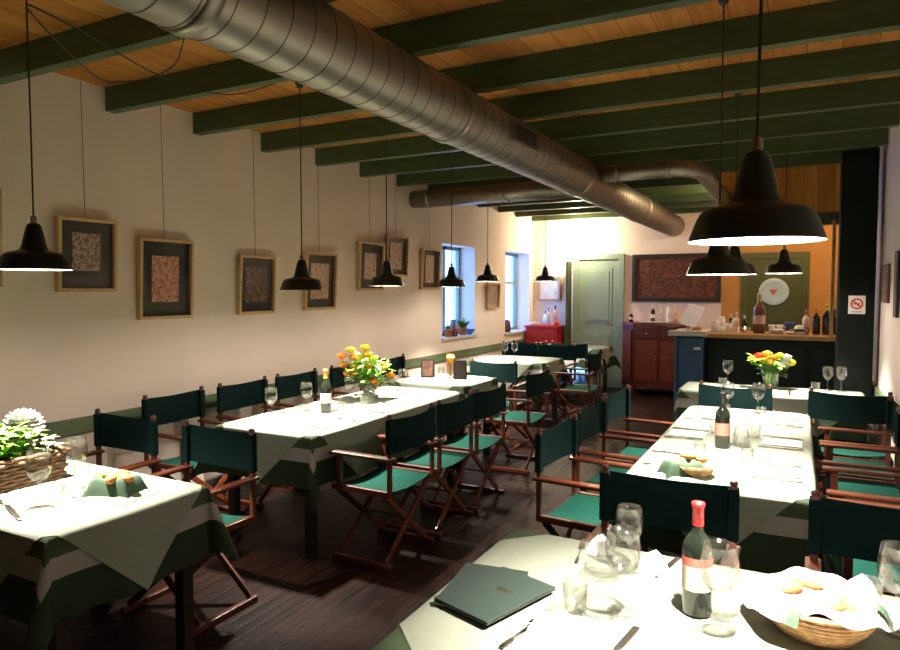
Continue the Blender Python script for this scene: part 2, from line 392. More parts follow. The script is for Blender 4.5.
# swagged cables at top left
def cable(pts, label, r=.004):
    b = BM(); P = [Vector(p) for p in pts]; out = []
    for i in range(len(P)-1):
        p0, p1, p2, p3 = P[max(i-1, 0)], P[i], P[i+1], P[min(i+2, len(P)-1)]
        for s in range(6):
            t = s/6; out.append(.5*((2*p1)+(p2-p0)*t+(2*p0-5*p1+4*p2-p3)*t*t+(3*p1-p0-3*p2+p3)*t**3))
    out.append(P[-1]); tube(b, out, r, 6); o = obj('cable', b, 'cord', smooth=True); tag(o, label, 'cable', 'black ceiling cables'); return o
cable([(-2.858, 1.682, 2.76), (-3.08, 1.96, 2.74), (-3.32, 2.32, 2.72), (-3.30, 2.46, 2.74), (-3.13, 2.48, 2.74), (-2.78, 2.35, 2.72), (-2.536, 2.20, 2.76), (-2.50, 2.20, 2.80)], 'black cable swagging from the near left lamp cord up to a hook by the duct')
cable([(-2.857, 1.684, 2.78), (-2.83, 1.89, 2.74), (-3.016, 2.39, 2.735), (-3.06, 2.76, 2.74), (-2.96, 2.97, 2.76), (-2.86, 3.3, 2.93)], 'black cable swagging under the beams between the two nearest left lamps')
b = BM(); lathe(b, [(0, 0), (.02, .004), (.042, .05), (.0, .05)], 14); o = obj('ceiling_hook', b, 'cord', smooth=True, loc=(-.36, 2.95, ZC-.051)); tag(o, 'small black ceiling cup beside the cords on the right', 'hook')
for yy, lb in ((5.85, 'thin looping cable on the wall above the gap between the windows'), (6.05, 'thin looping cable hanging behind the lamp by the nearer window')):
    pass

# wall sconce added by the end door to account for the end wall's glow
sc = thing('added_wall_lamp', 'added glowing glass wall lamp above the pale green end door', 'lamp', (-3.25, 10.72, 2.47))
b = BM(); box(b, 0, .165, 0, .08, .03, .12, .004); tube(b, [(0, .16, 0), (0, .0, -.02), (0, 0, .02)], .008); obj('bracket', b, 'brass', sc)
b = BM(); lathe(b, [(.03, -.06), (.06, -.04), (.075, 0), (.062, .045), (.035, .06)], 20); o = obj('glass_shade', b, emit('sconce_glow', (1, .9, .65), 6), sc, smooth=True); o.visible_shadow = False
l = bpy.data.lights.new('sconce_light', 'POINT'); l.energy = SCONCE_W; l.color = (1, .84, .56); l.shadow_soft_size = .06
lo = bpy.data.objects.new('sconce_light', l); C.objects.link(lo); lo.parent = sc; lo.location = (0, -.12, 0)
# unseen ceiling lamps added above the bar to supply its warm light
for x, y, wv, lb in ((.15, 9.6, BAR_W*1.1, 'added small round ceiling lamp behind the bar header'), (-.60, 8.22, BAR_W*2.2, 'added small round ceiling lamp above the wooden bar top')):
    t = thing('added_ceiling_lamp', lb, 'lamp', (x, y, ZB-.01))
    b = BM(); lathe(b, [(0, -.06), (.04, -.05), (.055, -.02), (.055, 0)], 18); o = obj('glass_cover', b, emit('bar_glow', (1, .75, .38), 5), t, smooth=True); o.visible_shadow = False
    b = BM(); lathe(b, [(.07, 0), (.07, .012), (0, .19)], 18); obj('ceiling_plate', b, 'brass', t, smooth=True)
    l = bpy.data.lights.new('bar_light', 'POINT'); l.energy = wv; l.color = (1, .66, .30) if x > 0 else (1, .78, .50); l.shadow_soft_size = .05
    lo = bpy.data.objects.new('bar_light', l); C.objects.link(lo); lo.parent = t; lo.location = (0, 0, -.09)

# ------------------------------------------------------------------ pictures
def picture(name_label, x, y, z, wd, ht, matc, artm, aw, ah, tilt=.05, wall='L', wire=True, dz=0, depth=.045, fw=.022):
    t = thing('framed_picture', name_label, 'picture', (x, y, z))
    # local: width along Y, normal +X for the left wall
    if wall == 'R': t.rotation_euler = (0, tilt, PI)
    elif wall == 'E': t.rotation_euler = (0, 0, -PI/2)
    else: t.rotation_euler = (0, tilt, 0)
    b = BM(); d = depth
    bx(b, 0, d, -wd/2, -wd/2+fw, -ht/2, ht/2, .002); bx(b, 0, d, wd/2-fw, wd/2, -ht/2, ht/2, .002)
    bx(b, 0, d, -wd/2+fw, wd/2-fw, ht/2-fw, ht/2, .002); bx(b, 0, d, -wd/2+fw, wd/2-fw, -ht/2, -ht/2+fw, .002)
    obj('frame', b, FR.get(name_label, M['frame_wood']), t)
    b = BM(); bx(b, 0, .014, -wd/2+fw, wd/2-fw, -ht/2+fw, ht/2-fw); obj('mat_board', b, matc, t)
    if artm: b = BM(); bx(b, .0141, .017, -aw/2, aw/2, -ah/2+dz, ah/2+dz); obj('print', b, artm, t)
    b = BM(); bx(b, .024, .026, -wd/2+fw, wd/2-fw, -ht/2+fw, ht/2-fw); obj('picture_glass', b, 'pic_glass', t)
    if wire:
        b = BM(); tube(b, [(.012, 0, ht/2), (.004 - math.sin(tilt)*0, 0, ZC-.01-z)], .0018, 5); o = obj('hanging_wire', b, 'cord', t); o.rotation_euler = (0, -tilt, 0)
    return t
FR = {}
mat_dark = mat('charcoal_mount', (.010, .008, .007), .6); mat_brown = mat('brown_mount', (.040, .028, .022), .6)
a1 = art('print_script', (.10, .06, .05), (.62, .44, .34), 46, (.42, .26, .19))
a2 = art('print_red', (.36, .07, .04), (.62, .47, .34), 40, (.52, .24, .15))
a3 = art('print_dark', (.03, .025, .02), (.26, .15, .09), 36, (.12, .06, .04))
a4 = art('print_pale', (.42, .25, .18), (.70, .52, .40), 30)
XW = XL+.006
picture('wide picture with a dark mount and pinkish print, nearest full one on the left wall', XW, 2.725, 1.825, .40, .47, mat_brown, a1, .19, .24, dz=.02)
picture('black mounted picture with a red patterned print, second along the left wall', XW, 3.325, 1.68, .46, .575, mat_dark, a2, .23, .33)
picture('picture with a very dark print, left of the second long table lamp', XW, 4.235, 1.645, .42, .49, mat_dark, a3, .25, .30)
picture('picture partly behind the lamp over the long table, fourth along the wall', XW, 5.08, 1.685, .46, .54, mat_dark, a4, .27, .34)
picture('lower left one of two pictures hung close behind a pendant lamp', XW, 5.93, 1.855, .46, .51, mat_dark, a4, .22, .28)
picture('upper right one of two pictures hung close behind a pendant lamp', XW, 6.44, 1.985, .46, .46, mat_brown, a4, .25, .30)
picture('pale brown picture just before the nearer window', XW, 7.22, 1.86, .44, .50, mat_brown, a4, .20, .34)
picture('small picture hung low between the two windows', XW, 9.13, 1.515, .44, .38, mat('beige_mount', (.5, .34, .22), .6), a1, .26, .24, wire=False)
picture('picture cut off by the left edge, only its red brown side showing', XW, 2.03, 1.90, .34, .56, mat_dark, a1, .2, .3)
# long dark framed picture on the end wall
t = thing('framed_picture', 'wide dark framed reddish brown picture on the end wall above the sideboard', 'picture', (-1.735, YE-.005, 1.79), -PI/2)
t.rotation_euler.z = -PI/2
b = BM(); wd, ht = 1.33, .75
bx(b, 0, -.05, 0, 0, 0, 0) if False else None
def frame_end(t, wd, ht, fw, fm, im):
    b = BM(); d = .04   # local x towards the room (-Y)
    bx(b, 0, d, -wd/2, -wd/2+fw, -ht/2, ht/2, .003); bx(b, 0, d, wd/2-fw, wd/2, -ht/2, ht/2, .003)
    bx(b, 0, d, -wd/2+fw, wd/2-fw, ht/2-fw, ht/2, .003); bx(b, 0, d, -wd/2+fw, wd/2-fw, -ht/2, -ht/2+fw, .003)
    obj('frame', b, fm, t); b = BM(); bx(b, 0, .02, -wd/2+fw, wd/2-fw, -ht/2+fw, ht/2-fw); obj('picture_panel', b, im, t)
frame_end(t, wd, ht, .06, 'black', art('carved_brown', (.030, .008, .003), (.17, .05, .018), 22, (.09, .024, .009)))
t = thing('framed_picture', 'pale picture in a slim frame on the end wall left of the door', 'picture', (-3.80, YE-.005, 1.62), -PI/2)
frame_end(t, .40, .40, .03, 'frame_wood', mat('pale_picture', (.72, .68, .62), .6, var=.15, scale=8))
# right wall pictures
for y, z, wd_, ht_, m1, lb in ((6.2, 1.65, .40, .30, 'mahogany2', 'brown unframed panel seen edge-on on the right wall beside the column'), (5.52, 1.64, .16, .46, 'black', 'thin black panel seen edge-on on the right wall, nearest the camera')):
    t = thing('wall_panel', lb, 'picture', (XR-.003, y, z))
    b = BM(); bx(b, -.018, 0, -wd_/2, wd_/2, -ht_/2, ht_/2, .002); obj('panel', b, m1, t)
    b = BM(); bx(b, -.021, -.018, -wd_/2+.02, wd_/2-.02, -ht_/2+.02, ht_/2-.02); obj('print', b, a3, t)
# ------------------------------------------------------------------ end wall: doors, sideboard, red cabinet
def panel_door(name, x0, x1, z1, m, frame_m, y=YE):
    d = thing(name, None, None); d['kind'] = 'structure'
    b = BM(); f = .09
    bx(b, x0-f, x0, y-.05, y, 0, z1+f, .004); bx(b, x1, x1+f, y-.05, y, 0, z1+f, .004); bx(b, x0, x1, y-.05, y, z1, z1+f, .004)
    obj('door_frame', b, frame_m, d)
    b = BM(); bx(b, x0, x1, y-.03, y-.002, .01, z1)
    wx = x1-x0
    for z0_, z1_ in ((.18, .92), (1.06, z1-.14)):
        bx(b, x0+.1, x1-.1, y-.038, y-.03, z0_, z1_, .003); bx(b, x0+.15, x1-.15, y-.046, y-.038, z0_+.05, z1_-.05, .003)
    l = obj('door_leaf', b, m, d)
    b = BM(); tube(b, [(x1-.07, y-.03, 1.02), (x1-.07, y-.09, 1.02), (x1-.18, y-.09, 1.02)], .009); obj('door_handle', b, 'brass', d)
    return d
panel_door('door_1', -3.28, -2.62, 2.10, 'door_green', 'door_green')
# the door's left jamb reads darker: deep olive curtain-like side leaf folded back
b = BM(); box(b, -3.42, YE-.14, 1.04, .035, .22, 2.06, .004, rot=None); o = struct('door_2', b, 'door_olive')
panel_door('door_3', -.70, .02, 2.06, 'door_olive', 'door_olive')
pl = thing('wall_plate', 'round pale blue plate with a small red emblem hung on the olive door', 'plate', (-.345, YE-.055, 1.575))
b = BM(); lathe(b, [(0, 0), (.13, 0), (.195, .022), (.2, .018), (.14, -.008), (0, -.008)], 32); bmesh.ops.rotate(b, cent=(0, 0, 0), matrix=Matrix.Rotation(PI/2, 3, 'X'), verts=b.verts[:]); obj('disc', b, 'plate_blue', pl, smooth=True)
b = BM(); sphere(b, (-.02, -.012, .015), .035, (1, .15, .8)); sphere(b, (.02, -.012, .02), .028, (1, .15, .8)); sphere(b, (0, -.012, -.02), .02, (1, .15, 1)); obj('red_emblem', b, 'label_red', pl, smooth=True)

sb = thing('sideboard', 'dark mahogany sideboard with canted corner against the end wall', 'sideboard', (-2.0, 10.6, 0))
b = BM()
outline = [(-.46, .27), (-.46, -.08), (-.26, -.27), (.50, -.27), (.50, .27)]
def prism(bm, pts, z0, z1):
    lo = [bm.verts.new((x, y, z0)) for x, y in pts]; hi = [bm.verts.new((x, y, z1)) for x, y in pts]
    bm.faces.new(lo[::-1]); bm.faces.new(hi)
    for i in range(len(pts)): j = (i+1) % len(pts); bm.faces.new((lo[i], lo[j], hi[j], hi[i]))
prism(b, outline, .16, 1.06); obj('cabinet_body', b, 'mahogany', sb)
b = BM(); prism(b, [(x*1.04, y*1.05) for x, y in outline], 1.06, 1.10); obj('cabinet_top', b, 'mahogany2', sb)
b = BM(); prism(b, [(x*1.02, y*1.02) for x, y in outline], .12, .17); obj('plinth', b, 'mahogany', sb)
for x, y in ((-.40, -.05), (-.24, -.22), (.44, -.22), (.44, .22)):
    b = BM(); lathe(b, [(.02, 0), (.03, .03), (.022, .07), (.034, .12)], 10, (x, y, 0)); obj('foot', b, 'mahogany', sb, smooth=True)
for x0 in (-.24, .13):
    dr = BM(); bx(dr, x0+.02, x0+.35, -.285, -.268, .86, 1.03, .004); o = obj('drawer', dr, 'mahogany', sb)
    kb = BM(); sphere(kb, (x0+.185, -.295, .945), .014); obj('knob', kb, 'brass', o, smooth=True)
    dr = BM(); bx(dr, x0+.02, x0+.35, -.285, -.268, .22, .83, .004); o = obj('cabinet_door', dr, 'mahogany2', sb)
    kb = BM(); sphere(kb, (x0+(.32 if x0 < 0 else .05), -.295, .55), .012); obj('knob', kb, 'brass', o, smooth=True)
b = BM(); bar(b, (-.455, -.09, .55), (-.265, -.275, .55), .62, .012) if False else None
b.free()
b = BM()
v = [b.verts.new(p) for p in ((-.445, -.110, .24), (-.285, -.262, .24), (-.285, -.262, .98), (-.445, -.110, .98))]; f = b.faces.new(v)
r = bmesh.ops.extrude_face_region(b, geom=[f]); bmesh.ops.translate(b, vec=(-.009, -.009, 0), verts=[e for e in r['geom'] if isinstance(e, bmesh.types.BMVert)])
obj('corner_panel', b, 'mahogany2', sb)

rc = thing('red_cabinet', 'small red lacquered cabinet at the end wall left of the green door', 'cabinet', (-3.78, 10.62, 0))
b = BM(); bx(b, -.27, .27, -.2, .2, .1, .98, .008); obj('cabinet_body', b, 'red_wood', rc)
b = BM(); bx(b, -.29, .29, -.22, .22, .98, 1.01, .004); obj('cabinet_top', b, 'red_wood', rc)
b = BM(); bx(b, -.24, .24, -.21, -.2, .80, .95, .003); o = obj('drawer', b, 'red_wood', rc); b = BM(); sphere(b, (0, -.22, .875), .012); obj('knob', b, 'brass', o, smooth=True)
for x in (-.24, .24):
    for y in (-.17, .17): b = BM(); lathe(b, [(.018, 0), (.024, .1)], 8, (x, y, 0)); obj('foot', b, 'red_wood', rc)

# ------------------------------------------------------------------ bar
bar_y = 7.9
bc = thing('bar_counter', 'dark green panelled bar counter with a wooden top', 'bar', (0, 0, 0))
b = BM(); bx(b, -.90, .58, 7.92, 8.5, 0, 1.07, .005)
for x in (-.84, -.36, .12): bx(b, x, x+.42, 7.905, 7.92, .14, .98, .005)
obj('counter_body', b, 'counter', bc)
b = BM(); bx(b, -.92, .59, 7.86, 8.52, 1.07, 1.12, .006); obj('countertop', b, 'countertop', bc)
bl = thing('blue_bar_desk', 'blue painted desk unit with a pale stone top at the left end of the bar', 'desk', (0, 0, 0))
b = BM(); bx(b, -1.24, -.935, 7.82, 8.5, 0, 1.08, .006); obj('desk_body', b, 'blue', bl)
b = BM(); bx(b, -1.30, -.90, 7.72, 7.855, 1.09, 1.145, .004); bx(b, -1.30, -.935, 7.84, 8.52, 1.08, 1.13, .006); obj('desk_top', b, 'marble', bl)
b = BM(); bx(b, -1.20, -.97, 7.81, 7.82, .84, 1.02, .003); o = obj('drawer', b, 'blue', bl); b = BM(); box(b, -1.0, 7.803, .95, .07, .006, .03); obj('label_holder', b, 'marble', o)
b = BM(); bx(b, -1.20, -.97, 7.81, 7.82, .12, .80, .003); o = obj('cabinet_door', b, 'blue', bl); b = BM(); sphere(b, (-1.0, 7.80, .5), .013); obj('knob', b, 'brass', o, smooth=True)
for x in (-1.225, -.95): b = BM(); bx(b, x-.015, x+.015, 7.79, 7.82, 0, 1.08, .003); obj('corner_post', b, 'blue', bl)

# ------------------------------------------------------------------ bottles and glasses
def bottle(label, x, y, z, h=.30, r=.0375, glassm='bottle', capm='red', labm='label', bandm=None, group=None, dec=True, rz=0):
    t = thing('bottle', label, 'bottle', (x, y, z), rz, group); s = h/.30; q = r
    b = BM(); lathe(b, [(0, .0), (q*.9, 0), (q, .006*s), (q, .175*s), (q*.93, .192*s), (q*.62, .210*s), (q*.42, .222*s), (.0145*s, .235*s), (.0140*s, .287*s), (.0158*s, .288*s), (.0158*s, .297*s), (.0, .297*s)], 24); obj('bottle_glass', b, glassm, t, smooth=True)
    b = BM(); lathe(b, [(.0150*s, .238*s), (.0150*s, .287*s), (.0172*s, .288*s), (.0172*s, .2985*s), (.012*s, .3*s), (0, .3*s)], 18); obj('capsule', b, capm, t, smooth=True)
    if dec:
        b = BM(); lathe(b, [(q+.0006, .070*s), (q+.0006, .135*s)], 24); obj('label', b, labm, t, smooth=True)
        if bandm: b = BM(); lathe(b, [(q+.0006, .1355*s), (q+.0006, .158*s)], 24); obj('label_band', b, bandm, t, smooth=True)
    return t
def wg_mesh():
    b = BM()
    lathe(b, [(0, .0), (.034, 0), (.035, .002), (.012, .006), (.005, .012), (.0038, .03), (.0038, .075), (.006, .085), (.022, .094), (.036, .112), (.042, .136), (.041, .160), (.036, .195), (.0352, .1955), (.0402, .160), (.0410, .137), (.035, .113), (.020, .096), (0, .091)], 24)
    return b
WG = obj('wine_glass', wg_mesh(), 'glass', smooth=True); WG['category'] = 'wine glass'
b = BM(); lathe(b, [(0, 0), (.027, 0), (.029, .004), (.034, .085), (.0332, .0855), (.0275, .008), (0, .008)], 22)
TU = obj('tumbler', b, 'glass', smooth=True); TU['category'] = 'tumbler'
used = set()
def cp(proto, x, y, z, label, group=None, sc=1, rz=0, cat=None):
    if proto.name not in used: used.add(proto.name); o = proto
    else: o = proto.copy(); C.objects.link(o)
    o.location = (x, y, z); o.scale = (sc, sc, sc); o.rotation_euler.z = rz; o['label'] = label
    if group: o['group'] = group
    if cat: o['category'] = cat
    return o
# cutlery
def fork_mesh():
    b = BM(); bar(b, (0, -.095, .003), (0, .03, .004), .004, .007, .001)
    box(b, 0, .045, .006, .022, .035, .003, .001)
    for i in range(4): box(b, -.009+i*.006, .085, .007, .003, .05, .002)
    box(b, 0, -.085, .003, .013, .05, .003, .001); return b
FK = obj('fork', fork_mesh(), 'cutlery'); FK['category'] = 'fork'
b = BM(); box(b, 0, -.06, .004, .014, .10, .006, .002); box(b, 0, .055, .004, .018, .13, .002, .0008)
KN = obj('knife', b, 'cutlery'); KN['category'] = 'knife'
b = BM(); box(b, 0, 0, .004, .17, .22, .004, .0015); box(b, .002, .004, .008, .162, .205, .003, .0015)
NP = obj('napkin', b, 'napkin'); NP['category'] = 'napkin'
def cone_napkin():
    b = BM(); n = 20; top = b.verts.new((.014, .006, .072)); ring = []
    for k in range(n):
        a = 2*PI*k/n; r = .048 + .014*math.cos(3*a)+.006*math.sin(7*a); ring.append(b.verts.new((r*math.cos(a), r*math.sin(a), 0)))
    mid = [b.verts.new((v.co.x*.55+.004, v.co.y*.55, .05)) for v in ring]
    for k in range(n):
        k2 = (k+1) % n; b.faces.new((ring[k], ring[k2], mid[k2], mid[k])); b.faces.new((mid[k], mid[k2], top))
    return b
CN = obj('folded_napkin', cone_napkin(), 'napkin', smooth=False); CN['category'] = 'napkin'

# ------------------------------------------------------------------ tables and cloths
TOP = .745
def drape_pt(x, y, W2, L2, off, drop, ph, fl=.30):
    ex, ey = max(abs(x)-W2, 0), max(abs(y)-L2, 0); sx, sy = (1 if x > 0 else -1), (1 if y > 0 else -1)
    if ex == 0 and ey == 0: return Vector((x, y, TOP+.004+off*.5))
    def out(s, r): return .008 + off + r*.07 + .020*math.sin(s*8.5+ph)*min(1, r/drop)*(r > 0) + .008*math.sin(s*19+ph*2)*min(1, r/drop)
    def dz(r):
        q = .012; return 0 if r <= 0 else r - q*.3*(1-math.exp(-r/q))
    if ey == 0: return Vector((sx*(W2+out(y, ex)*min(1, ex/.012)), y, TOP+.004+off*.5-dz(ex)))
    if ex == 0: return Vector((x, sy*(L2+out(x, ey)*min(1, ey/.012)), TOP+.004+off*.5-dz(ey)))
    th = math.atan2(ey, ex); r = math.hypot(ex, ey); s2 = math.sin(2*th)
    a = fl*s2*r; k = min(1, r/.012)
    ox = (out(sy*L2, r)*math.cos(th)**2*k); oy = (out(sx*W2, r)*math.sin(th)**2*k)
    fold = .05*math.sin(4*th)*r
    return Vector((sx*(W2+ox+a+fold+off*s2), sy*(L2+oy+a-fold+off*s2), TOP+.004+off*.5-dz(r)*(1-.10*s2)))
def flat_grid(Dx, Dy, W2, L2, step=.035):
    def cuts(D, H):
        n = max(2, int(math.ceil(2*H/step))); v = [-H+2*H*i/n for i in range(n+1)]
        m = max(3, int(math.ceil((D-H)/step))); e = [H+(D-H)*(i+1)/m for i in range(m)]
        e = [H+.004, H+.012]+[q for q in e if q > H+.014]
        return [-q for q in e[::-1]]+v+e
    bm = BM(); X, Y = cuts(Dx, W2), cuts(Dy, L2)
    g = [[bm.verts.new((x, y, 0)) for y in Y] for x in X]
    for i in range(len(X)-1):
        for j in range(len(Y)-1): bm.faces.new((g[i][j], g[i+1][j], g[i+1][j+1], g[i][j+1]))
    return bm
def set_uv(bm, Dx, Dy):
    uv = bm.loops.layers.uv.new('edge')
    for f in bm.faces:
        for l in f.loops: l[uv].uv = (Dx-abs(l.vert.co.x), Dy-abs(l.vert.co.y))
def table(x0, x1, y0, y1, tl, cl, ol, drop=.30, cut=.10, ph=0., legm='table_wood', fl=.28):
    cx, cy, W2, L2 = (x0+x1)/2, (y0+y1)/2, (x1-x0)/2, (y1-y0)/2
    t = thing('dining_table', tl, 'table', (cx, cy, 0), 0)
    b = BM(); bx(b, -W2+.006, W2-.006, -L2+.006, L2-.006, TOP-.03, TOP, .003); obj('tabletop', b, legm, t)
    b = BM(); q = .06; bx(b, -W2+q, W2-q, -L2+q, L2-q, TOP-.11, TOP-.03); obj('apron', b, legm, t)
    for sx in (-1, 1):
        for sy in (-1, 1):
            b = BM(); box(b, sx*(W2-.07), sy*(L2-.07), (TOP-.11)/2, .055, .055, TOP-.11, .003); obj('leg', b, legm, t)
    bm = flat_grid(W2+drop, L2+drop, W2, L2); set_uv(bm, W2+drop, L2+drop)
    for v in bm.verts: v.co = drape_pt(v.co.x, v.co.y, W2, L2, 0, drop, ph, fl)
    o = obj('tablecloth', bm, 'bands', smooth=True, loc=(cx, cy, 0)); tag(o, cl, 'tablecloth')
    if ol:
        bm = flat_grid(W2+W2-cut+.001, L2+W2-cut+.001, W2, L2, .03); c = W2+L2-cut
        for sx in (-1, 1):
            for sy in (-1, 1):
                n = Vector((sx, sy, 0)).normalized()
                bmesh.ops.bisect_plane(bm, geom=bm.verts[:]+bm.edges[:]+bm.faces[:], plane_co=n*(c/math.sqrt(2)), plane_no=n, clear_outer=True)
        for v in bm.verts: v.co = drape_pt(v.co.x, v.co.y, W2, L2, .005, drop, ph, fl)
        o = obj('table_overlay', bm, 'sage', smooth=True, loc=(cx, cy, 0)); tag(o, ol, 'tablecloth')
    return t
table(-.88, .45, 1.28, 2.17, 'front table nearest the camera with a wine bottle and bread basket', 'green and white banded tablecloth under the overlay of the front table', 'pale sage overlay cloth on the front table nearest the camera', ph=.3, cut=.12)
table(-.69, .065, 3.0, 5.15, 'long right-hand table lined with director chairs', 'green and white banded tablecloth hanging off the long right-hand table', 'pale sage overlay cloth on the long right-hand table', ph=1.1, cut=.06)
table(-.90, .47, 5.92, 6.48, 'table in front of the bar with the vase of mixed flowers', 'banded tablecloth on the table in front of the bar', 'pale overlay cloth on the table in front of the bar', ph=2.1, cut=.02, fl=.10)
table(-3.24, -2.48, 3.0, 4.94, 'long left table along the picture wall with the rose vase', 'green and white banded tablecloth hanging off the long left table', 'pale sage overlay cloth on the long left table with roses', ph=.7, cut=.06)
table(-3.36, -2.60, 5.19, 5.92, 'square left table with standing menu cards', 'banded tablecloth of the table with the menu cards', 'pale overlay cloth under the standing menu cards', ph=2.6, fl=.08)
table(-3.55, -2.62, 7.25, 8.0, 'table below the nearer window', 'banded tablecloth of the table below the nearer window', 'pale overlay cloth of the table below the nearer window', ph=1.9)
table(-3.74, -2.52, 9.35, 10.05, 'farthest table in front of the green end door', 'banded tablecloth of the farthest table', 'pale overlay cloth of the farthest table', ph=.2)
table(-3.90, -2.26, 1.34, 2.03, 'near left table with the wicker flower trough', 'green and white banded tablecloth hanging off the near left table', 'pale sage overlay cloth on the near left table with the flower trough', ph=1.45, cut=.03, fl=.20)

# ------------------------------------------------------------------ director chairs
def chair_proto():
    t = thing('director_chair', '', 'chair')
    W, D = .235, .198
    b = BM()   # sagging seat
    n = 8; prev = None
    for i in range(n+1):
        u = -1+2*i/n; x = u*W; z = .448-.022*(1-u*u); cur = [b.verts.new((x, y, z)) for y in (-D+.01, D-.01)]+[b.verts.new((x, y, z-.006)) for y in (D-.01, -D+.01)]
        if prev:
            for k2 in range(4): b.faces.new((prev[k2], prev[(k2+1) % 4], cur[(k2+1) % 4], cur[k2]))
        prev = cur
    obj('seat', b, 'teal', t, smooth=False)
    b = BM(); n = 10; prev = None   # bowed back rest wrapping the posts
    for i in range(n+1):
        u = -1+2*i/n; x = u*(W+.022); yb = -D-.022-.022*(1-u*u)+.012; tz = .004*math.cos(u*2.2)
        cur = [b.verts.new((x, yb, .672-tz)), b.verts.new((x, yb+.007, .672-tz)), b.verts.new((x, yb+.007-.004, .868-tz*2)), b.verts.new((x, yb-.004, .868-tz*2))]
        if prev:
            for k2 in range(4): b.faces.new((prev[k2], prev[(k2+1) % 4], cur[(k2+1) % 4], cur[k2]))
        else: b.faces.new(cur)
        prev = cur
    b.faces.new(prev[::-1])
    for s in (-1, 1): box(b, s*(W+.004), -D, .770, .040, .034, .194, .005)
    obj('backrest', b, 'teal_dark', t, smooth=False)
    for s in (-1, 1):
        b = BM(); box(b, s*(W+.004), -D, .655, .026, .024, .45, .004); lathe(b, [(.013, .878), (.016, .886), (.013, .896), (0, .900)], 10, (s*(W+.004), -D, 0)); obj('back_post', b, 'wood', t)
        b = BM(); box(b, s*(W+.004), D-.04, .535, .028, .034, .19, .004); obj('front_post', b, 'wood', t)
        b = BM(); box(b, s*(W+.006), -.005, .640, .052, .44, .020, .006); obj('armrest', b, 'wood', t)
        b = BM(); box(b, s*(W+.004), 0, .436, .028, .42, .034, .004); obj('seat_rail', b, 'wood', t)
        b = BM(); box(b, s*(W+.004), 0, .016, .030, .42, .030, .004); obj('foot_rail', b, 'wood', t)
    for y in (-D+.035, D-.035):
        for s in (-1, 1):
            b = BM(); bar(b, (-s*(W-.0), y+s*.010, .425), (s*(W-.0), y+s*.010, .035), .017, .034, .003); obj('leg', b, 'wood', t)
    b = BM(); tube(b, [(0, -D+.02, .23), (0, D-.02, .23)], .006, 8); obj('stretcher', b, 'wood', t)
    return t
CH = chair_proto(); KIDS[CH.name] = list(CH.children); first = [True]
def chair(x, y, face, label, group=None, jit=.02, turn=0):
    """face: E, W, N, S = where the sitter looks; x, y = seat centre"""
    rz = {'N': 0, 'W': PI/2, 'S': PI, 'E': -PI/2}[face] + turn + random.uniform(-jit, jit)
    if first[0]: first[0] = False; o = CH; o.location = (x, y, 0); o.rotation_euler.z = rz; o['label'] = label; o['group'] = group or ''; return o
    return dup(CH, (x, y, 0), rz, label, group)
g = 'director chairs along the picture wall'
for y, lb in ((3.21, 'green director chair by the wall at the near end of the long left table'), (3.86, 'second green director chair along the picture wall'), (4.49, 'third green director chair along the picture wall, left of the roses'),
              (5.22, 'green director chair by the wall half hidden behind the roses'), (6.02, 'green director chair by the wall left of the menu cards')):
    chair(-3.67, y, 'E', lb, g)
g = 'director chairs on the aisle side of the left tables'
for x, y, lb in ((-2.27, 3.38, 'nearest director chair on the aisle side of the long left table'), (-2.27, 3.95, 'second director chair on the aisle side of the long left table'), (-2.27, 4.52, 'third director chair on the aisle side of the long left table'), (-2.30, 5.62, 'director chair standing alone on the aisle side by the menu card table')):
    chair(x+.04, y, 'W', lb, g)
chair(-3.43, 2.30, 'S', 'director chair in the corner behind the near left table', 'director chairs behind the near left table')
chair(-2.69, 2.30, 'S', 'director chair behind the near left table, backing onto the long table', 'director chairs behind the near left table')
chair(-2.74, 6.36, 'N', 'director chair with its back to the menu card table', None)
g = 'director chairs on the aisle side of the right-hand table'
for y, lb in ((3.40, 'director chair on the aisle side of the right-hand table, nearest one'), (4.06, 'director chair on the aisle side of the right-hand table, middle one'), (4.70, 'director chair on the aisle side of the right-hand table, farthest one')):
    chair(-.94, y, 'E', lb, g, turn=-.09)
g = 'director chairs between the right-hand table and the wall'
for y, lb in ((3.22, 'director chair at the wall side of the right-hand table, nearest one'), (3.84, 'director chair at the wall side of the right-hand table, second one'), (4.46, 'director chair at the wall side of the right-hand table, third one'), (5.02, 'director chair at the wall side of the right-hand table, at its far end')):
    chair(.345, y, 'W', lb, g)
chair(-.44, 2.435, 'S', 'director chair pulled up to the front table behind the wine glasses', 'director chairs behind the front table')
chair(.30, 2.435, 'S', 'director chair pulled up to the front table behind the bread basket', 'director chairs behind the front table')
chair(-.42, 5.65, 'N', 'director chair before the left half of the bar-side table', 'director chairs before the bar-side table')
chair(.33, 5.65, 'N', 'director chair before the right half of the bar-side table', 'director chairs before the bar-side table')
chair(-3.35, 8.98, 'N', 'director chair before the left half of the farthest table', 'director chairs at the farthest table')
chair(-2.78, 9.0, 'N', 'director chair before the right half of the farthest table, blue cloth on it', 'director chairs at the farthest table')
chair(-3.38, 8.27, 'S', 'director chair behind the table below the nearer window, beside the window', 'director chairs behind the window table')
chair(-2.84, 8.27, 'S', 'director chair behind the table below the nearer window, aisle half', 'director chairs behind the window table')
chair(-2.30, 7.62, 'W', 'director chair at the aisle end of the table below the nearer window', None)

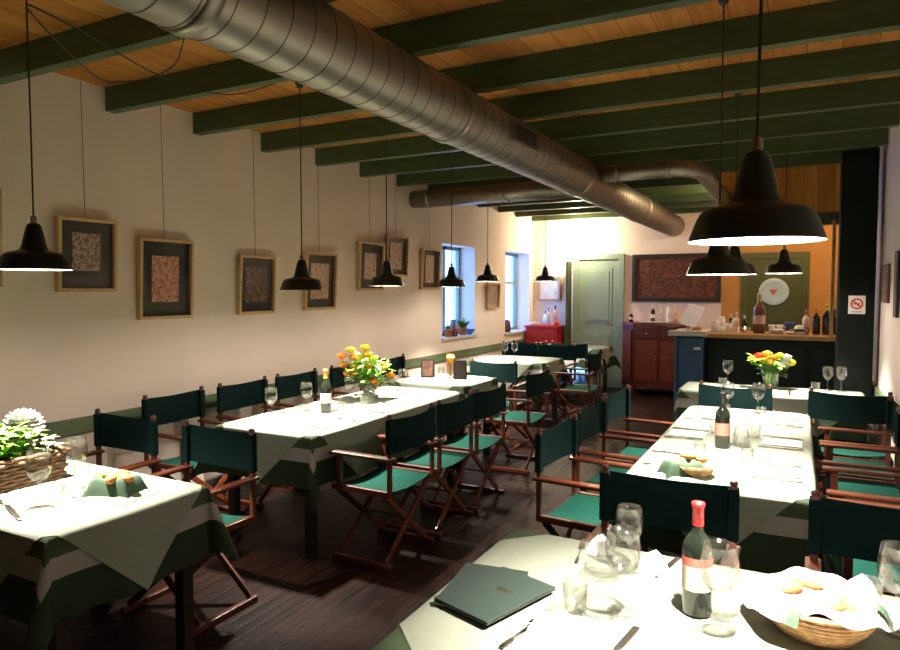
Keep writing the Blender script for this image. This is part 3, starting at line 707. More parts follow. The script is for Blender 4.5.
# blue cloth over the far chair's seat
b = BM(); n = 14
gr = []
for i in range(n+1):
    row = []
    for j in range(n+1):
        u, v = -1+2*i/n, -1+2*j/n
        x = u*.23; yy = v*.26; zz = .475 + .018*math.sin(5*u+2*v)+.012*math.sin(9*v)
        if v < -.7: zz -= (-.7-v)*1.0; yy = -.21-.02*math.sin(6*u)
        row.append(b.verts.new((x, yy, zz)))
    gr.append(row)
for i in range(n):
    for j in range(n): b.faces.new((gr[i][j], gr[i+1][j], gr[i+1][j+1], gr[i][j+1]))
o = obj('blue_cloth', b, 'blue_cloth', smooth=True, loc=(-2.78, 9.0, 0)); tag(o, 'crumpled blue cloth lying on the far chair seat', 'cloth')
md = o.modifiers.new('thickness', 'SOLIDIFY'); md.thickness = .012

# ------------------------------------------------------------------ flowers
def rose_mesh(b, c, r, n=3, up=None):
    c = Vector(c)
    for ring in range(n):
        rr = r*(.35+.65*ring/(n-1)); k = 4+ring
        for i in range(k):
            a = 2*PI*(i+.4*ring)/k
            d = Vector((math.cos(a), math.sin(a), 0)); s = Vector((-math.sin(a), math.cos(a), 0))
            prev = None
            for q in range(5):
                t = q/4; rad = rr*(.25+.85*math.sin(t*PI*.55)); z = -r*.6 + 1.35*r*t - (ring/(n-1))*r*.35*t*t
                wd = r*(.25+.65*math.sin(PI*min(.9, .15+.8*t)))*(.6+.4*ring/(n-1))
                a_, b_, m_ = c+d*rad+Vector((0, 0, z))+s*wd-d*wd*.3, c+d*rad+Vector((0, 0, z))-s*wd-d*wd*.3, c+d*rad*1.05+Vector((0, 0, z))
                cur = [b.verts.new(p) for p in (a_, m_, b_)]
                if prev: b.faces.new((prev[0], prev[1], cur[1], cur[0])); b.faces.new((prev[1], prev[2], cur[2], cur[1]))
                prev = cur
def rose(kind, x, y, z, base, label, group, r=.034, petal='orange', name='rose'):
    t = thing(name, label, 'flower', (x, y, z), 0, group)
    b = BM(); rose_mesh(b, (0, 0, 0), r); sphere(b, (0, 0, -r*.1), r*.6, sub=1); obj('bloom', b, petal, t, smooth=True)
    bb = Vector(base)-Vector((x, y, z)); b = BM(); tube(b, [(0, 0, -r*.6), tuple(bb*.5+Vector((0, 0, .01))), tuple(bb)], .0025, 5)
    obj('stem', b, 'leaf', t, smooth=True)
    b = BM()
    for i in range(6):
        tt = random.uniform(.12, .6); p = bb*tt; a = random.uniform(0, 2*PI)
        leafq(b, p, (math.cos(a), math.sin(a), random.uniform(-.1, .5)), (0, 0, 1), random.uniform(.06, .10), .034)
    obj('leaves', b, 'leaf', t)
    return t
# roses on the long left table
vx, vy = -2.97, 4.28
t = thing('vase', 'clear glass vase holding the orange and yellow roses', 'vase', (vx, vy, .752))
b = BM(); lathe(b, [(0, 0), (.05, 0), (.055, .006), (.045, .06), (.05, .12), (.072, .18), (.070, .18), (.047, .12), (.042, .06), (.05, .012), (0, .012)], 26); obj('vase_glass', b, 'glass', t, smooth=True)
b = BM(); lathe(b, [(0, .013), (.048, .013), (.041, .06), (.043, .09), (0, .09)], 22); obj('water', b, glass('water', (.85, .95, .85), .06), t, smooth=True)
R8 = [(-.17, .225, 'orange'), (-.125, .30, 'orange'), (-.13, .37, 'orange'), (-.06, .36, 'orange'), (-.085, .42, 'yellow'), (.04, .44, 'yellow'), (.065, .385, 'yellow'), (.115, .35, 'yellow'), (.055, .29, 'orange'), (.145, .275, 'orange'), (.15, .205, 'orange'), (.09, .16, 'orange'), (-.035, .24, 'orange'), (.03, .17, 'orange'), (-.05, .29, 'yellow'), (.0, .36, 'yellow')]
RL = ['lowest at the far left', 'just above the lowest left one', 'highest of those at the left', 'second from the left in the upper row', 'highest at the left top', 'topmost of all', 'just right of the topmost', 'highest on the right side', 'in the middle of the right half', 'outermost on the right', 'lowest on the right side', 'low and right of the vase neck', 'low and left of the vase neck', 'lowest, right over the vase rim', 'near the middle, left half', 'in the very middle']
ca, sa = math.cos(.4839), math.sin(.4839)
for i, (dx, h, c) in enumerate(R8):
    dd = random.uniform(-.09, .03); x = vx+dx*ca-dd*-sa; y = vy+dx*sa+dd*ca
    rose(c, x, y, (.735+h*.95), (vx+random.uniform(-.02, .02), vy+random.uniform(-.02, .02), .775), '%s rose, %s, in the big rose bouquet' % (c, RL[i]), '%s roses in the big bouquet' % c, r=.035, petal=c)
b = BM()
for i in range(150):
    a = random.uniform(0, 2*PI); rr = random.uniform(.02, .15); h = random.uniform(.16, .38)*(1-.25*rr/.15)
    p = (vx+rr*math.cos(a), vy+rr*math.sin(a), .752+h)
    leafq(b, p, (math.cos(a)+random.uniform(-.5, .5), math.sin(a)+random.uniform(-.5, .5), random.uniform(-.3, .9)), (0, 0, 1), random.uniform(.05, .09), .028)
for i in range(30):
    a = random.uniform(0, 2*PI); rr = random.uniform(.03, .13); tube(b, [(vx, vy, .78), (vx+rr*.5*math.cos(a), vy+rr*.5*math.sin(a), .93), (vx+rr*math.cos(a), vy+rr*math.sin(a), 1.05)], .0018, 4)
o = obj('foliage', b, 'leaf_bright'); tag(o, 'bright green leaves filling the rose bouquet', 'foliage', None, 'stuff')
# vase before the bar
vx, vy = -.21, 6.32
t = thing('vase', 'flared clear glass vase on the bar-side table', 'vase', (vx, vy, .752))
b = BM(); lathe(b, [(0, 0), (.055, 0), (.058, .005), (.068, .10), (.085, .20), (.083, .20), (.065, .10), (.054, .012), (0, .012)], 26); obj('vase_glass', b, 'glass', t, smooth=True)
b = BM()
for i in range(26):
    a = random.uniform(0, 2*PI); rr = random.uniform(.0, .045); tube(b, [(vx+rr*math.cos(a), vy+rr*math.sin(a), .77), (vx+rr*1.2*math.cos(a+.6), vy+rr*1.2*math.sin(a+.6), .86), (vx+rr*1.5*math.cos(a+1), vy+rr*1.5*math.sin(a+1), .97)], .005, 5)
for i in range(90):
    a = random.uniform(0, 2*PI); rr = random.uniform(.02, .13); h = random.uniform(.18, .27)
    leafq(b, (vx+rr*math.cos(a), vy+rr*math.sin(a), .752+h), (math.cos(a), math.sin(a), random.uniform(-.2, .8)), (0, 0, 1), random.uniform(.05, .09), .03)
o = obj('foliage', b, 'leaf_bright'); tag(o, 'green stems and leaves in the bar-side table vase', 'foliage', None, 'stuff')
for i, (dx, h, c) in enumerate([(-.14, .25, 'yellow'), (-.09, .28, 'red_petal'), (-.03, .30, 'yellow'), (.02, .27, 'orange'), (.07, .29, 'yellow'), (.12, .28, 'white_petal'), (.15, .23, 'yellow'), (-.05, .25, 'orange'), (.0, .24, 'yellow'), (.10, .23, 'white_petal')]):
    cn = c.replace('_petal', '')
    rose(c, vx+dx, vy-.03+random.uniform(-.05, .02), .752+h, (vx, vy, .775), '%s flower, %s, in the vase before the bar' % (cn, ('farthest left', 'second from the left', 'topmost', 'just right of the middle', 'upper right of the middle', 'upper right', 'farthest right', 'lower left of the middle', 'lowest in the middle', 'lower right')[i]), '%s flowers before the bar' % cn, r=.038, petal=c, name='flower')
# wicker flower trough on the near left table
ft = thing('flower_trough', 'long dark wicker trough planted with greenery on the near left table', 'planter', (-3.06, 1.52, .752), PI/2-.03)
b = BM()
def woven_box(b, L, Wd, H, rows):
    for r_ in range(rows):
        z = H*(r_+.5)/rows; k = 1+.08*r_/rows; n = 64; pts = []
        P = [(-1, -1), (1, -1), (1, 1), (-1, 1), (-1, -1)]
        for i in range(n+1):
            q = (i % n)/n*4; side = int(q); f = q-side
            x = P[side][0]+(P[side+1][0]-P[side][0])*f; y = P[side][1]+(P[side+1][1]-P[side][1])*f
            w_ = .005*(1 if (i+r_) % 2 else -1)
            pts.append((x*L/2*k+w_*(abs(x) > .99)*x, y*Wd/2*k+w_*(abs(y) > .99)*y, z))
        tube(b, pts, H/rows*.56, 6, cap=False)
woven_box(b, .60, .24, .135, 8); bx(b, -.285, .285, -.105, .105, .004, .10); obj('wicker_body', b, 'wicker_dark', ft, smooth=True)
b = BM()
for i in range(420):
    x = random.uniform(-.29, .20); y = random.uniform(-.11, .12); a = random.uniform(0, 2*PI)
    leafq(b, (x, y, random.uniform(.10, .19+.06*math.sin(x*7+1)**2)), (math.cos(a), math.sin(a), random.uniform(.1, 1.3)), (0, 0, 1), random.uniform(.045, .085), .03, .35)
obj('greenery', b, 'leaf_bright', ft)
b = BM()
for i in range(120):
    x = random.uniform(.12, .30); y = random.uniform(-.12, .12); a = random.uniform(0, 2*PI)
    leafq(b, (x, y, random.uniform(.10, .19)), (math.cos(a), math.sin(a), random.uniform(.1, .8)), (0, 0, 1), random.uniform(.04, .075), .022, .3)
obj('dark_greenery', b, mat('grey_leaf', (.16, .18, .13), .7, var=.5, scale=20), ft)
wf = thing('chrysanthemum', 'big white chrysanthemum bloom at the right end of the wicker trough', 'flower', (-3.09, 1.74, .985))
b = BM()
for ring in range(7):
    k = 18-ring*2
    for i in range(k):
        a = 2*PI*i/k+ring*.35; el = -.35+ring*.30
        leafq(b, (0, 0, .01), (math.cos(a)*math.cos(el), math.sin(a)*math.cos(el), math.sin(el)*.85), (0, 0, 1) if ring < 5 else (1, 0, 0), .088-.003*ring, .055, -.10)
obj('bloom', b, 'white_petal', wf)
b = BM(); tube(b, [(0, 0, 0), (.005, 0, -.06), (0, -.01, -.14)], .005, 6); obj('stem', b, 'leaf', wf)
# ------------------------------------------------------------------ bread baskets
def bread(label, group, x, y, z, sc=(1, .6, .45), r=.045, rz=0):
    b = BM(); sphere(b, (0, 0, 0), r, sc, 3, .02); o = obj('bread_roll', b, 'bread', smooth=True, loc=(x, y, z), rz=rz); tag(o, label, 'bread', group); return o
def ring_wave(b, prof, seg, wave, center=(0, 0, 0)):
    rings = []
    for r, z in prof: rings.append([b.verts.new((center[0]+(r+wave(r, 2*PI*k/seg)[0])*math.cos(2*PI*k/seg), center[1]+(r+wave(r, 2*PI*k/seg)[0])*math.sin(2*PI*k/seg), z+wave(r, 2*PI*k/seg)[1])) for k in range(seg)])
    for i in range(len(rings)-1):
        for k in range(seg): b.faces.new((rings[i][k], rings[i][(k+1) % seg], rings[i+1][(k+1) % seg], rings[i+1][k]))
    b.faces.new(rings[0][::-1])
bk = thing('bread_basket', 'round wicker bread basket on the front table', 'basket', (.055, 1.86, .752))
b = BM()
for i in range(8):
    z = .006+i*.0105; r = .085+.045*math.sin(min(1, i/7)*PI/2)
    pts = [((r+.003*math.sin(k*PI+i*PI))*math.cos(2*PI*k/48), (r+.003*math.sin(k*PI+i*PI))*math.sin(2*PI*k/48), z) for k in range(49)]
    tube(b, pts, .0065, 6, cap=False)
lathe(b, [(0, .004), (.084, .004), (.122, .06), (.128, .085), (.120, .085), (.08, .01)], 30)
obj('wicker_bowl', b, 'wicker', bk, smooth=True)
b = BM()
ring_wave(b, [(.02, .070), (.06, .078), (.10, .088), (.125, .098), (.142, .090), (.154, .070)], 60, lambda r, a: ((.012*math.sin(5*a)+.02*math.sin(2*a+1.2))*max(0, (r-.1)/.05), (.008*math.sin(7*a)-.018*math.sin(2*a+1.2))*max(0, (r-.1)/.05)))
o = obj('basket_cloth', b, 'napkin', smooth=True, loc=(.055, 1.86, .752)); tag(o, 'white cloth with pale green stripes lining the front bread basket', 'cloth')
for a0, lb in ((-2.0, 'left green corner of the cloth'), (-.15, 'right green corner of the cloth')):
    b = BM(); prev = None
    for k2 in range(5):
        r = .125+.035*k2/4; zz = .098-.004*k2*k2*.55; cur = [b.verts.new((r*math.cos(a0+s*.16), r*math.sin(a0+s*.16), zz)) for s in (-1, 1)]
        if prev: b.faces.new((prev[0], prev[1], cur[1], cur[0]))
        prev = cur
    oo = obj('green_corner', b, 'green_napkin', o); oo['label'] = lb
for lb, dx, dy, rz in (('nearest', .025, -.055, .4), ('rightmost', .065, -.015, 1.9), ('leftmost', -.055, .02, .9), ('farthest', -.02, .07, 2.9)): bread(lb+' bread piece in the wicker basket on the front table', 'bread pieces in the front basket', .055+dx, 1.86+dy, .752+.088, (1, .42, .36), .036, rz)
def napkin_bundle(x, y, rz, label, w_=.17, d_=.13, h=.05, m='green_napkin'):
    b = BM(); n = 16; rows = []
    for i in range(n+1):
        row = []
        for j in range(n+1):
            u, v = -1+2*i/n, -1+2*j/n; e = max(abs(u), abs(v)); z = h*(1-max(0, e-.7)/.3)*(1+.06*math.sin(6*u+3*v)) ; 
            if e < .45: z = h*.7
            row.append(b.verts.new((u*w_/2*(1+.03*math.sin(5*v)), v*d_/2*(1+.03*math.sin(5*u+1)), max(.0015, z))))
        rows.append(row)
    for i in range(n):
        for j in range(n): b.faces.new((rows[i][j], rows[i+1][j], rows[i+1][j+1], rows[i][j+1]))
    o = obj('bread_napkin', b, m, smooth=True, loc=(x, y, .753), rz=rz); tag(o, label, 'napkin'); return o
napkin_bundle(-2.50, 1.77, .3, 'dark green napkin wrapped round bread on the near left table', .21, .15, .075)
napkin_bundle(-2.50, 1.77, .1, 'lighter green under-napkin round the bread on the near left table', .30, .20, .012, 'pale_green')
for lb, dx, dy, rz in (('leftmost', -.06, -.01, .3), ('farthest', .0, .02, 1.2), ('rightmost', .06, .0, .1), ('nearest', .02, -.03, 2.2)): bread(lb+' bread roll in the green napkin on the near left table', 'bread on the near left table', -2.50+dx, 1.77+dy, .753+.074, (1, .6, .5), .042, rz)
bb = thing('bread_basket', 'small cloth-wrapped wicker bread basket on the right-hand table', 'basket', (-.42, 3.18, .752))
b = BM(); lathe(b, [(0, .003), (.08, .003), (.105, .06), (.100, .06), (.075, .008)], 26); obj('wicker_bowl', b, 'wicker', bb, smooth=True)
napkin_bundle(-.455, 3.15, .5, 'dark and pale green napkin around bread on the right-hand table', .20, .15, .072)
napkin_bundle(-.44, 3.13, .9, 'pale green napkin below the bread on the right-hand table', .25, .20, .016, 'pale_green')
for lb, dx, dy, rz in (('left', -.02, .04, .2), ('right', .04, .02, 1.4)): bread(lb+' bread piece in the basket on the right-hand table', 'bread on the right-hand table', -.42+dx, 3.18+dy, .752+.078, (1, .6, .5), .042, rz)

# ------------------------------------------------------------------ front table things
Z = .7535
bottle('red wine bottle with red capsule and cream label on the front table', -.222, 1.815, Z, .295, .038, 'bottle', 'red', 'label', 'label_red')
cp(WG, -.396, 1.728, Z, 'wine glass left of the bottle, the nearer of two in line', 'wine glasses on the front table', 1.12)
cp(WG, -.440, 2.00, Z, 'wine glass left of the bottle, the farther of two in line', 'wine glasses on the front table', 1.0)
cp(WG, -.161, 1.74, Z, 'wine glass standing against the right side of the front wine bottle', 'wine glasses on the front table', 1.12)
cp(WG, .232, 1.935, Z, 'wine glass at the right edge of the front table', 'wine glasses on the front table', 1.12)
cp(TU, -.504, 1.665, Z, 'tumbler beside the dark menus on the front table', 'tumblers on the front table')
cp(TU, -.52, 2.04, Z, 'tumbler by the folded napkins left of the wine glasses', 'tumblers on the front table', .9)
cp(TU, .185, 2.06, Z, 'tumbler behind the front bread basket', 'tumblers on the front table', .9)
b = BM(); lathe(b, [(0, 0), (.046, 0), (.052, .004), (.056, .028), (.050, .030), (.046, .012), (0, .010)], 26)
GD = obj('glass_dish', b, 'glass', smooth=True); GD['category'] = 'glass dish'
cp(GD, -.50, 1.92, Z, 'low glass dish beside the farther wine glass on the front table', 'glass dishes'); cp(GD, -.445, 1.66, Z, 'low glass dish next to the tumbler by the menus', 'glass dishes')
cp(GD, -.165, 1.83, Z, 'low glass dish behind the wine bottle on the front table', 'glass dishes', .9)
cp(CN, -.56, 2.10, Z, 'white folded napkin left of the wine glasses on the front table', 'folded napkins on the front table', .8)
cp(CN, -.375, 2.03, Z, 'white folded napkin right of the wine glasses on the front table', 'folded napkins on the front table', .85, .6)
cp(CN, .17, 2.10, Z, 'white folded napkin behind the bread basket at right', 'folded napkins on the front table', .95, 1.2)
cp(NP, -.475, 1.50, Z, 'flat white napkin at the bottom edge of the front table', 'flat napkins', 1.2, .15)
cp(FK, -.585, 1.52, Z, 'fork left of the flat napkin at the bottom of the picture', 'forks', 1, -.2)
cp(KN, -.36, 1.54, Z, 'knife right of the flat napkin at the bottom of the picture', 'knives', 1, -.15)
cp(FK, -.61, 2.07, Z, 'fork near the far left corner of the front table', 'forks', .9, .15)
cp(KN, -.34, 2.07, Z, 'knife behind the wine bottle at the far edge of the front table', 'knives', .8, -.2)
cp(KN, .10, 2.11, Z, 'knife behind the bread basket at the far edge', 'knives', .9, .1)
cp(NP, -.02, 1.55, Z, 'flat white napkin before the bread basket', 'flat napkins', 1.0, -.2)
MN = thing('menu', '', 'menu', (0, 0, 0)); 
b = BM(); box(b, 0, 0, .008, .195, .285, .003, .001); box(b, 0, 0, .0015, .195, .285, .003, .001); obj('cover', b, 'menu', MN)
b = BM(); box(b, .002, 0, .0047, .185, .275, .0032); obj('pages', b, 'napkin', MN)
b = BM()
for i, (u, wd_) in enumerate(((-.0, .06), (-.012, .045))): box(b, .01, .03+u, .0098, wd_, .004, .0006)
obj('cover_mark', b, 'brass', MN); KIDS[MN.name] = list(MN.children)
m2 = dup(MN, (-.775, 1.675, Z), 1.35+PI/2-.3, 'lower dark green menu sticking out under the other on the front table')
MN.location = (-.72, 1.64, Z+.0105); MN.rotation_euler.z = -.31; MN['label'] = 'upper dark green menu lying at the left of the front table'
m2.rotation_euler.z = .13

# ------------------------------------------------------------------ right-hand table things
bottle('dark wine bottle with a red label halfway along the right-hand table', -.354, 3.824, Z, .30, .038, 'bottle', 'black', 'label_red')
b = BM(); lathe(b, [(0, 0), (.042, 0), (.046, .006), (.044, .06), (.022, .13), (.016, .17), (.024, .20), (.0225, .20), (.0145, .17), (.020, .13), (.042, .06), (.043, .01), (0, .01)], 24)
CF = obj('carafe', b, 'glass', smooth=True); CF['category'] = 'carafe'
cp(CF, -.265, 3.90, Z, 'slim clear glass carafe right of the bottle on the right-hand table')
places = [('nearest', 3.42), ('middle', 4.08), ('farthest', 4.72)]
for nm, y in places:
    for sd, x0, dr in (('aisle', -.57, 1), ('wall', -.07, -1)):
        q = '%s %s-side place' % (nm, sd)
        if not (nm == 'nearest' and sd == 'aisle'): cp(NP, x0, y, Z, 'flat white napkin at the %s of the right-hand table' % q, 'flat napkins', .9, PI/2)
        cp(FK, x0, y-dr*.14+.0, Z, 'fork at the %s of the right-hand table' % q, 'forks', .95, -dr*PI/2)
        cp(KN, x0, y+dr*.14, Z, 'knife at the %s of the right-hand table' % q, 'knives', .95, -dr*PI/2)
        cp(TU, x0+dr*.14, y+.10, Z, 'tumbler at the %s of the right-hand table' % q, 'tumblers on the right-hand table', .9)
cp(WG, -.43, 4.98, Z, 'left one of two wine glasses at the far end of the right-hand table', 'wine glasses at the far end of the right-hand table', 1.05)
cp(WG, -.24, 5.02, Z, 'right one of two wine glasses at the far end of the right-hand table', 'wine glasses at the far end of the right-hand table', 1.05)
cp(WG, -.56, 6.42, Z, 'single wine glass left of the flower vase before the bar', 'wine glasses on the bar-side table', 1.12)
cp(WG, .22, 6.40, Z, 'left one of the paired wine glasses right of the flower vase', 'wine glasses on the bar-side table', 1.05)
cp(WG, .32, 6.42, Z, 'right one of the paired wine glasses near the black column', 'wine glasses on the bar-side table', 1.05)
cp(TU, -.58, 6.2, Z, 'tumbler left of the flower vase before the bar', 'tumblers on the bar-side table')
cp(TU, .13, 6.25, Z, 'tumbler right of the flower vase before the bar', 'tumblers on the bar-side table')
cp(NP, -.2, 6.08, Z, 'flat white napkin before the vase on the bar-side table', 'flat napkins', .9, 0)
cp(KN, -.06, 6.08, Z, 'knife before the vase on the bar-side table', 'knives', 1, 0)
# ------------------------------------------------------------------ left table things
bottle('wine bottle with cream label and orange capsule on the long left table', -2.892, 3.655, Z, .30, .038, 'bottle', 'orange', 'label')
cp(CF, -2.74, 3.62, Z, 'short clear glass carafe beside the wine bottle on the long left table', None, .7)
for i, (x, y, lb) in enumerate(((-3.10, 3.34, 'wine glass nearest the camera on the long left table'), (-3.05, 3.64, 'wine glass left of the bottle on the long left table'), (-2.98, 4.05, 'wine glass between bottle and roses on the long left table'), (-3.12, 4.42, 'wine glass in the shadow behind the roses'), (-2.86, 4.62, 'wine glass right of the roses on the long left table'))):
    cp(WG, x, y, Z, lb, 'wine glasses on the long left table', 1.02)
for i, (x, y, lb) in enumerate(((-2.95, 3.50, 'tumbler before the wine bottle on the long left table'), (-2.78, 3.95, 'tumbler right of the wine bottle on the long left table'), (-2.84, 4.12, 'tumbler in front of the rose vase'), (-2.72, 4.35, 'tumbler right in front of the rose leaves'))):
    cp(TU, x, y, Z, lb, 'tumblers on the long left table', .95)
for nm, y in (('nearest', 3.36), ('middle', 3.96), ('farthest', 4.6)):
    for sd, x0, dr in (('wall', -3.10, 1), ('aisle', -2.61, -1)):
        q = '%s %s-side place' % (nm, sd)
        cp(NP, x0 if sd == 'aisle' else x0-.03, y, Z, 'flat white napkin at the %s of the long left table' % q, 'flat napkins', .75, PI/2)
        cp(FK, x0, y-dr*.14, Z, 'fork at the %s of the long left table' % q, 'forks', .9, -dr*PI/2)
        cp(KN, x0, y+dr*.14, Z, 'knife at the %s of the long left table' % q, 'knives', .9, -dr*PI/2)
# menu cards: standing holders
def menu_card(x, y, rz, label, front):
    t = thing('menu_card', label, 'menu card', (x, y, Z), rz)
    b = BM(); box(b, 0, .016, .09, .125, .006, .18, .001, rot=Matrix.Rotation(-.16, 4, 'X')); box(b, 0, .062, .088, .125, .004, .18, .001, rot=Matrix.Rotation(.22, 4, 'X')); obj('card', b, 'black', t)
    b = BM(); box(b, 0, .0115, .09, .10, .002, .15, rot=Matrix.Rotation(-.16, 4, 'X')); obj('card_front', b, front, t)
cardm = art('card_print', (.10, .055, .045), (.35, .16, .12), 14)
menu_card(-3.17, 5.56, .35, 'standing menu card with a reddish picture, left on its table', cardm)
menu_card(-2.84, 5.60, .35, 'standing plain black menu card, right of the orange napkin glass', mat('dark_card', (.03, .016, .014), .4))
t = thing('napkin_glass', 'glass holding an upright orange napkin between two menu cards', 'glass', (-3.00, 5.72, Z))
b = BM(); lathe(b, [(0, 0), (.03, 0), (.034, .004), (.040, .13), (.039, .13), (.03, .01), (0, .01)], 20); obj('glass_cup', b, 'glass', t, smooth=True)
b = BM(); lathe(b, [(.012, .012), (.02, .10), (.045, .19), (.03, .22), (0, .15)], 9); o = obj('orange_napkin', b, 'orange', t)
cp(TU, -3.12, 5.75, Z, 'tumbler behind the left menu card', None); 
cp(WG, -3.223, 7.60, Z, 'left one of the wine glasses on the table below the nearer window', 'wine glasses below the window'); cp(WG, -3.12, 7.66, Z, 'right one of the wine glasses on the table below the nearer window', 'wine glasses below the window')
cp(NP, -2.85, 7.5, Z, 'flat napkin on the table below the nearer window', 'flat napkins', .9, 0)
cp(NP, -2.9, 9.6, Z, 'flat napkin on the farthest table', 'flat napkins', .9, 0)
# near left table
cp(WG, -2.629, 1.533, Z, 'wine glass nearest the camera on the near left table', 'wine glasses on the near left table', 1.12)
cp(WG, -2.715, 1.74, Z, 'wine glass with a white napkin on the near left table', 'wine glasses on the near left table', 1.12)
cp(CN, -2.70, 1.70, Z, 'white folded napkin beside the wine glasses on the near left table', None, .9)
cp(TU, -2.77, 1.80, Z, 'tumbler beside the white folded napkin by the trough', None)
cp(KN, -2.62, 1.43, Z, 'knife lying near the front edge of the near left table', 'knives', 1, 1.25)
cp(FK, -2.76, 1.47, Z, 'fork lying near the front edge of the near left table', 'forks', 1, 1.4)
cp(GD, -2.58, 1.60, Z, 'low glass dish at the foot of the near left wine glass', 'glass dishes', .8)

# ------------------------------------------------------------------ things on the bar
ZT = 1.121
bottle('big champagne bottle with pink label standing on the bar', -.40, 8.16, ZT, .44, .062, mat('rose_bottle', (.16, .06, .04), .2), mat('cream_foil', (.80, .68, .42), .4), 'pink')
bottle('dark bottle with orange capsule at the right end of the bar', .16, 8.20, ZT, .29, .038, 'bottle', 'orange', dec=False)
bottle('dark bottle with yellow capsule at the right end of the bar', .26, 8.18, ZT, .33, .045, 'bottle', 'yellow', dec=False)
bottle('dark bottle next to the column on the bar', .33, 8.30, ZT, .27, .045, 'bottle', 'black', dec=False)
bottle('slim bottle with grey neck and pale label on the bar', .06, 8.12, ZT, .27, .035, 'label', 'cutlery', 'pink')
t = thing('utensil_stick', 'thin upright swizzle stick rising behind the right-hand bottles', 'stick', (.04, 8.26, ZT)); b = BM(); tube(b, [(0, 0, 0), (.015, 0, .45)], .005, 6); sphere(b, (.015, 0, .46), .014, sub=1); obj('stick', b, 'wood', t)
for i, (x, y, h, c, lb) in enumerate(((-.86, 8.15, .13, 'label', 'pale squat jar at the left end of the wooden bar top'), (-.80, 8.30, .17, 'candle', 'cream candle jar on the bar by the sheet'), (-.72, 8.18, .10, 'white', 'small white pot on the bar'), (-.78, 8.05, .07, 'candle', 'low cream bowl at the front of the bar'),
                        (-.66, 8.34, .15, 'label', 'cream canister on the bar below the long picture'))):
    b = BM(); lathe(b, [(0, 0), (.035, 0), (.04, .01), (.038, h*.8), (.028, h*.9), (.030, h), (0, h)], 16); o = obj('jar', b, c, smooth=True, loc=(x, y, ZT)); tag(o, lb, 'jar', 'pale jars on the bar')
for i, (x, y, h, cm, lb) in enumerate(((-.71, 8.42, .20, 'bottle', 'small dark bottle behind the cream jars'), (-.64, 8.28, .22, 'label', 'tall amber bottle among the jars on the bar'), (-.56, 8.32, .19, 'bottle', 'small dark bottle in the middle of the bar'))):
    bottle(lb, x, y, ZT, h, .028, cm, 'white', dec=False)
for lb, x, y in (('left', -.60, 8.05), ('middle', -.54, 8.10), ('right', -.50, 8.02)): cp(TU, x, y, ZT, lb+' one of three small glasses left of the champagne bottle', 'glasses along the front of the bar', .8)
for i in range(4):
    b = BM(); lathe(b, [(0, 0), (.05, 0), (.085, .012), (.083, .014), (.05, .004), (0, .004)], 24); o = obj('plate', b, 'white', smooth=True, loc=(-.22, 8.14, ZT+i*.011)); tag(o, '%s white saucer of the stack on the bar' % ('bottom', 'lower middle', 'upper middle', 'top')[i], 'plate', 'stack of saucers on the bar')
for i, (x, y, lb) in enumerate(((-.27, 8.13, 'left white cup standing on the saucer stack'), (-.19, 8.15, 'right white cup standing on the saucer stack'), )):
    t = thing('cup', lb, 'cup', (x, y, ZT+.048)); b = BM(); lathe(b, [(0, 0), (.02, 0), (.032, .02), (.036, .05), (.034, .05), (.018, .006), (0, .006)], 18); obj('bowl', b, 'white', t, smooth=True)
    b = BM(); tube(b, [(.034, 0, .04), (.05, 0, .035), (.05, 0, .018), (.03, 0, .012)], .004, 6); obj('handle', b, 'white', t, smooth=True)
t = thing('cup', 'white cup lying low at the front right of the saucers', 'cup', (-.09, 8.02, ZT)); b = BM(); lathe(b, [(0, 0), (.025, 0), (.04, .02), (.045, .035), (.042, .035), (.02, .006), (0, .006)], 18); obj('bowl', b, 'white', t, smooth=True)
b = BM(); box(b, -.11, 8.35, ZT+.10, .10, .07, .035, .006); box(b, -.11, 8.35, ZT+.045, .03, .03, .09); o = obj('card_terminal', b, 'blue_plastic'); tag(o, 'small bright blue device on a short stand on the bar', 'device')
t = thing('coffee_pot', 'white and black striped pot before the dark bar bottles', 'pot', (.0, 8.06, ZT)); b = BM(); lathe(b, [(0, 0), (.05, 0), (.055, .03), (.048, .08), (.03, .10), (0, .105)], 18); obj('pot_body', b, 'white', t, smooth=True)
b = BM(); tube(b, [(.045, 0, .08), (.085, 0, .07), (.085, 0, .03), (.05, 0, .02)], .007, 6); obj('handle', b, 'black', t, smooth=True); b = BM(); lathe(b, [(.056, .035), (.052, .06)], 18); obj('stripe', b, 'black', t, smooth=True)
t = thing('sheet_stand', 'tilted white sheet on a small stand on the blue desk', 'menu stand', (-1.10, 8.10, 1.131))
b = BM(); box(b, 0, 0, .175, .19, .006, .29, .002, rot=Matrix.Rotation(-.60, 4, 'X') @ Matrix.Rotation(.30, 4, 'Y')); obj('sheet', b, mat('lavender_paper', (.72, .72, .84), .5), t)
b = BM(); box(b, 0, .04, .006, .14, .12, .012, .003); bar(b, (0, .06, .01), (0, .02, .14), .012, .012); obj('stand', b, 'countertop', t)
b = BM(); sphere(b, (0, 0, .03), .04, (1.2, .9, .7)); o = obj('bread_roll', b, 'bread', smooth=True, loc=(-1.02, 7.93, 1.131)); tag(o, 'bread roll at the front of the blue desk', 'bread')
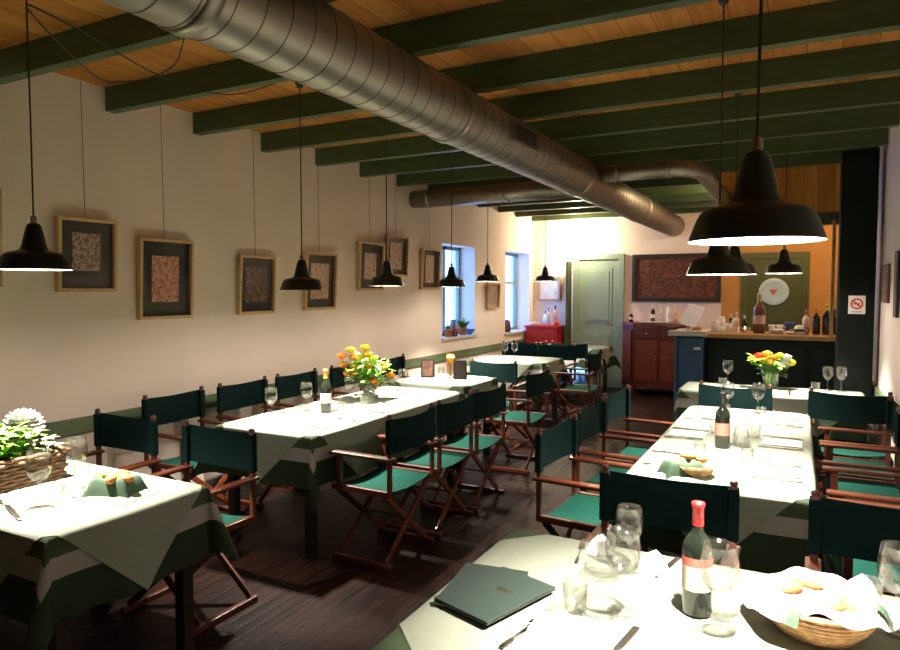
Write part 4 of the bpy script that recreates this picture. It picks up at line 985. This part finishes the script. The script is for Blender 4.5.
# sideboard top bottles
for i, (x, y, h, cm, lb) in enumerate(((-2.35, 10.6, .16, 'bottle', 'small dark bottle at the left end of the sideboard'), (-2.02, 10.62, .27, 'bottle', 'dark bottle in the middle of the sideboard'), (-1.90, 10.66, .25, 'label', 'pale bottle on the sideboard'), (-1.78, 10.60, .30, 'white', 'tall white bottle on the sideboard near the tilted sheet'), (-1.68, 10.66, .24, 'pink', 'pink bottle on the sideboard near the tilted sheet'))):
    bottle(lb, x, y, 1.101, h, .034, cm, 'white', dec=True)
b = BM(); box(b, -1.98, 10.52, 1.109, .42, .24, .012, .003); o = obj('tray', b, 'marble'); tag(o, 'pale tray lying on the mahogany sideboard', 'tray')
# red cabinet top
for i, (x, y, h, cm, lb) in enumerate(((-3.72, 10.6, .30, 'marble', 'pale blue bottle on the red cabinet'), (-3.62, 10.65, .34, 'pink', 'tall pink bottle on the red cabinet'), (-3.80, 10.7, .24, 'white', 'short white bottle on the red cabinet'))):
    bottle(lb, x, y, 1.011, h, .036, cm, 'cutlery', dec=False)
for i in range(3):
    b = BM(); lathe(b, [(0, 0), (.06, 0), (.10, .015), (.098, .018), (.06, .005), (0, .005)], 22); o = obj('plate', b, 'white', smooth=True, loc=(-3.95, 10.58, 1.011+i*.014)); tag(o, ('bottom', 'middle', 'top')[i]+' white plate of the stack on the red cabinet', 'plate', 'plates stacked on the red cabinet')
b = BM(); sphere(b, (0, 0, .04), .05, (1, 1, .8)); o = obj('red_jar', b, 'red', smooth=True, loc=(-3.55, 10.52, 1.011)); tag(o, 'round red jar at the right end of the red cabinet', 'jar')
# window sill things
def pot_plant(x, y, z, label, n=40, h=.16):
    t = thing('potted_plant', label, 'plant', (x, y, z)); b = BM(); lathe(b, [(0, 0), (.045, 0), (.06, .09), (.065, .09), (.065, .105), (.055, .105), (.05, .09), (0, .09)], 18); obj('pot', b, 'terracotta', t, smooth=True)
    b = BM()
    for i in range(n): a = random.uniform(0, 2*PI); leafq(b, (0, 0, .09), (math.cos(a)*.7, math.sin(a)*.7, random.uniform(.3, 1.5)), (0, 0, 1), random.uniform(.5, 1)*h, .03, .25)
    obj('leaves', b, 'leaf', t)
pot_plant(-4.15, 8.27, .975, 'leafy plant in a clay pot on the nearer window sill', 70, .20)
pot_plant(-4.16, 7.86, .975, 'small plant at the near end of the nearer window sill', 30, .10)
b = BM(); lathe(b, [(0, 0), (.05, 0), (.075, .05), (.07, .12), (.04, .17), (.035, .20), (.048, .22), (0, .21)], 18); o = obj('jug', b, 'blue_cloth', smooth=True, loc=(-4.18, 8.05, .975)); tag(o, 'round blue jug on the nearer window sill', 'jug')
b = BM(); lathe(b, [(0, 0), (.05, 0), (.06, .04), (.055, .16), (.03, .20), (.0, .205)], 18); o = obj('jug', b, 'mahogany', smooth=True, loc=(-4.15, 9.86, .925)); tag(o, 'dark red jug on the farther window sill', 'jug')

b = BM(); lathe(b, [(0, 0), (.03, 0), (.05, .03), (.085, .075), (.08, .075), (.045, .03), (0, .01)], 20); o = obj('bowl', b, 'blue_cloth', smooth=True, loc=(-4.12, 8.43, .975)); tag(o, 'blue bowl at the far end of the nearer window sill', 'bowl')
b = BM(); lathe(b, [(0, 0), (.045, 0), (.05, .02), (.05, .13), (.02, .17), (.018, .22), (0, .22)], 18); o = obj('flask', b, 'mahogany', smooth=True, loc=(-4.13, 7.98, .975)); tag(o, 'dark brown flask between plant and jug on the nearer window sill', 'flask')
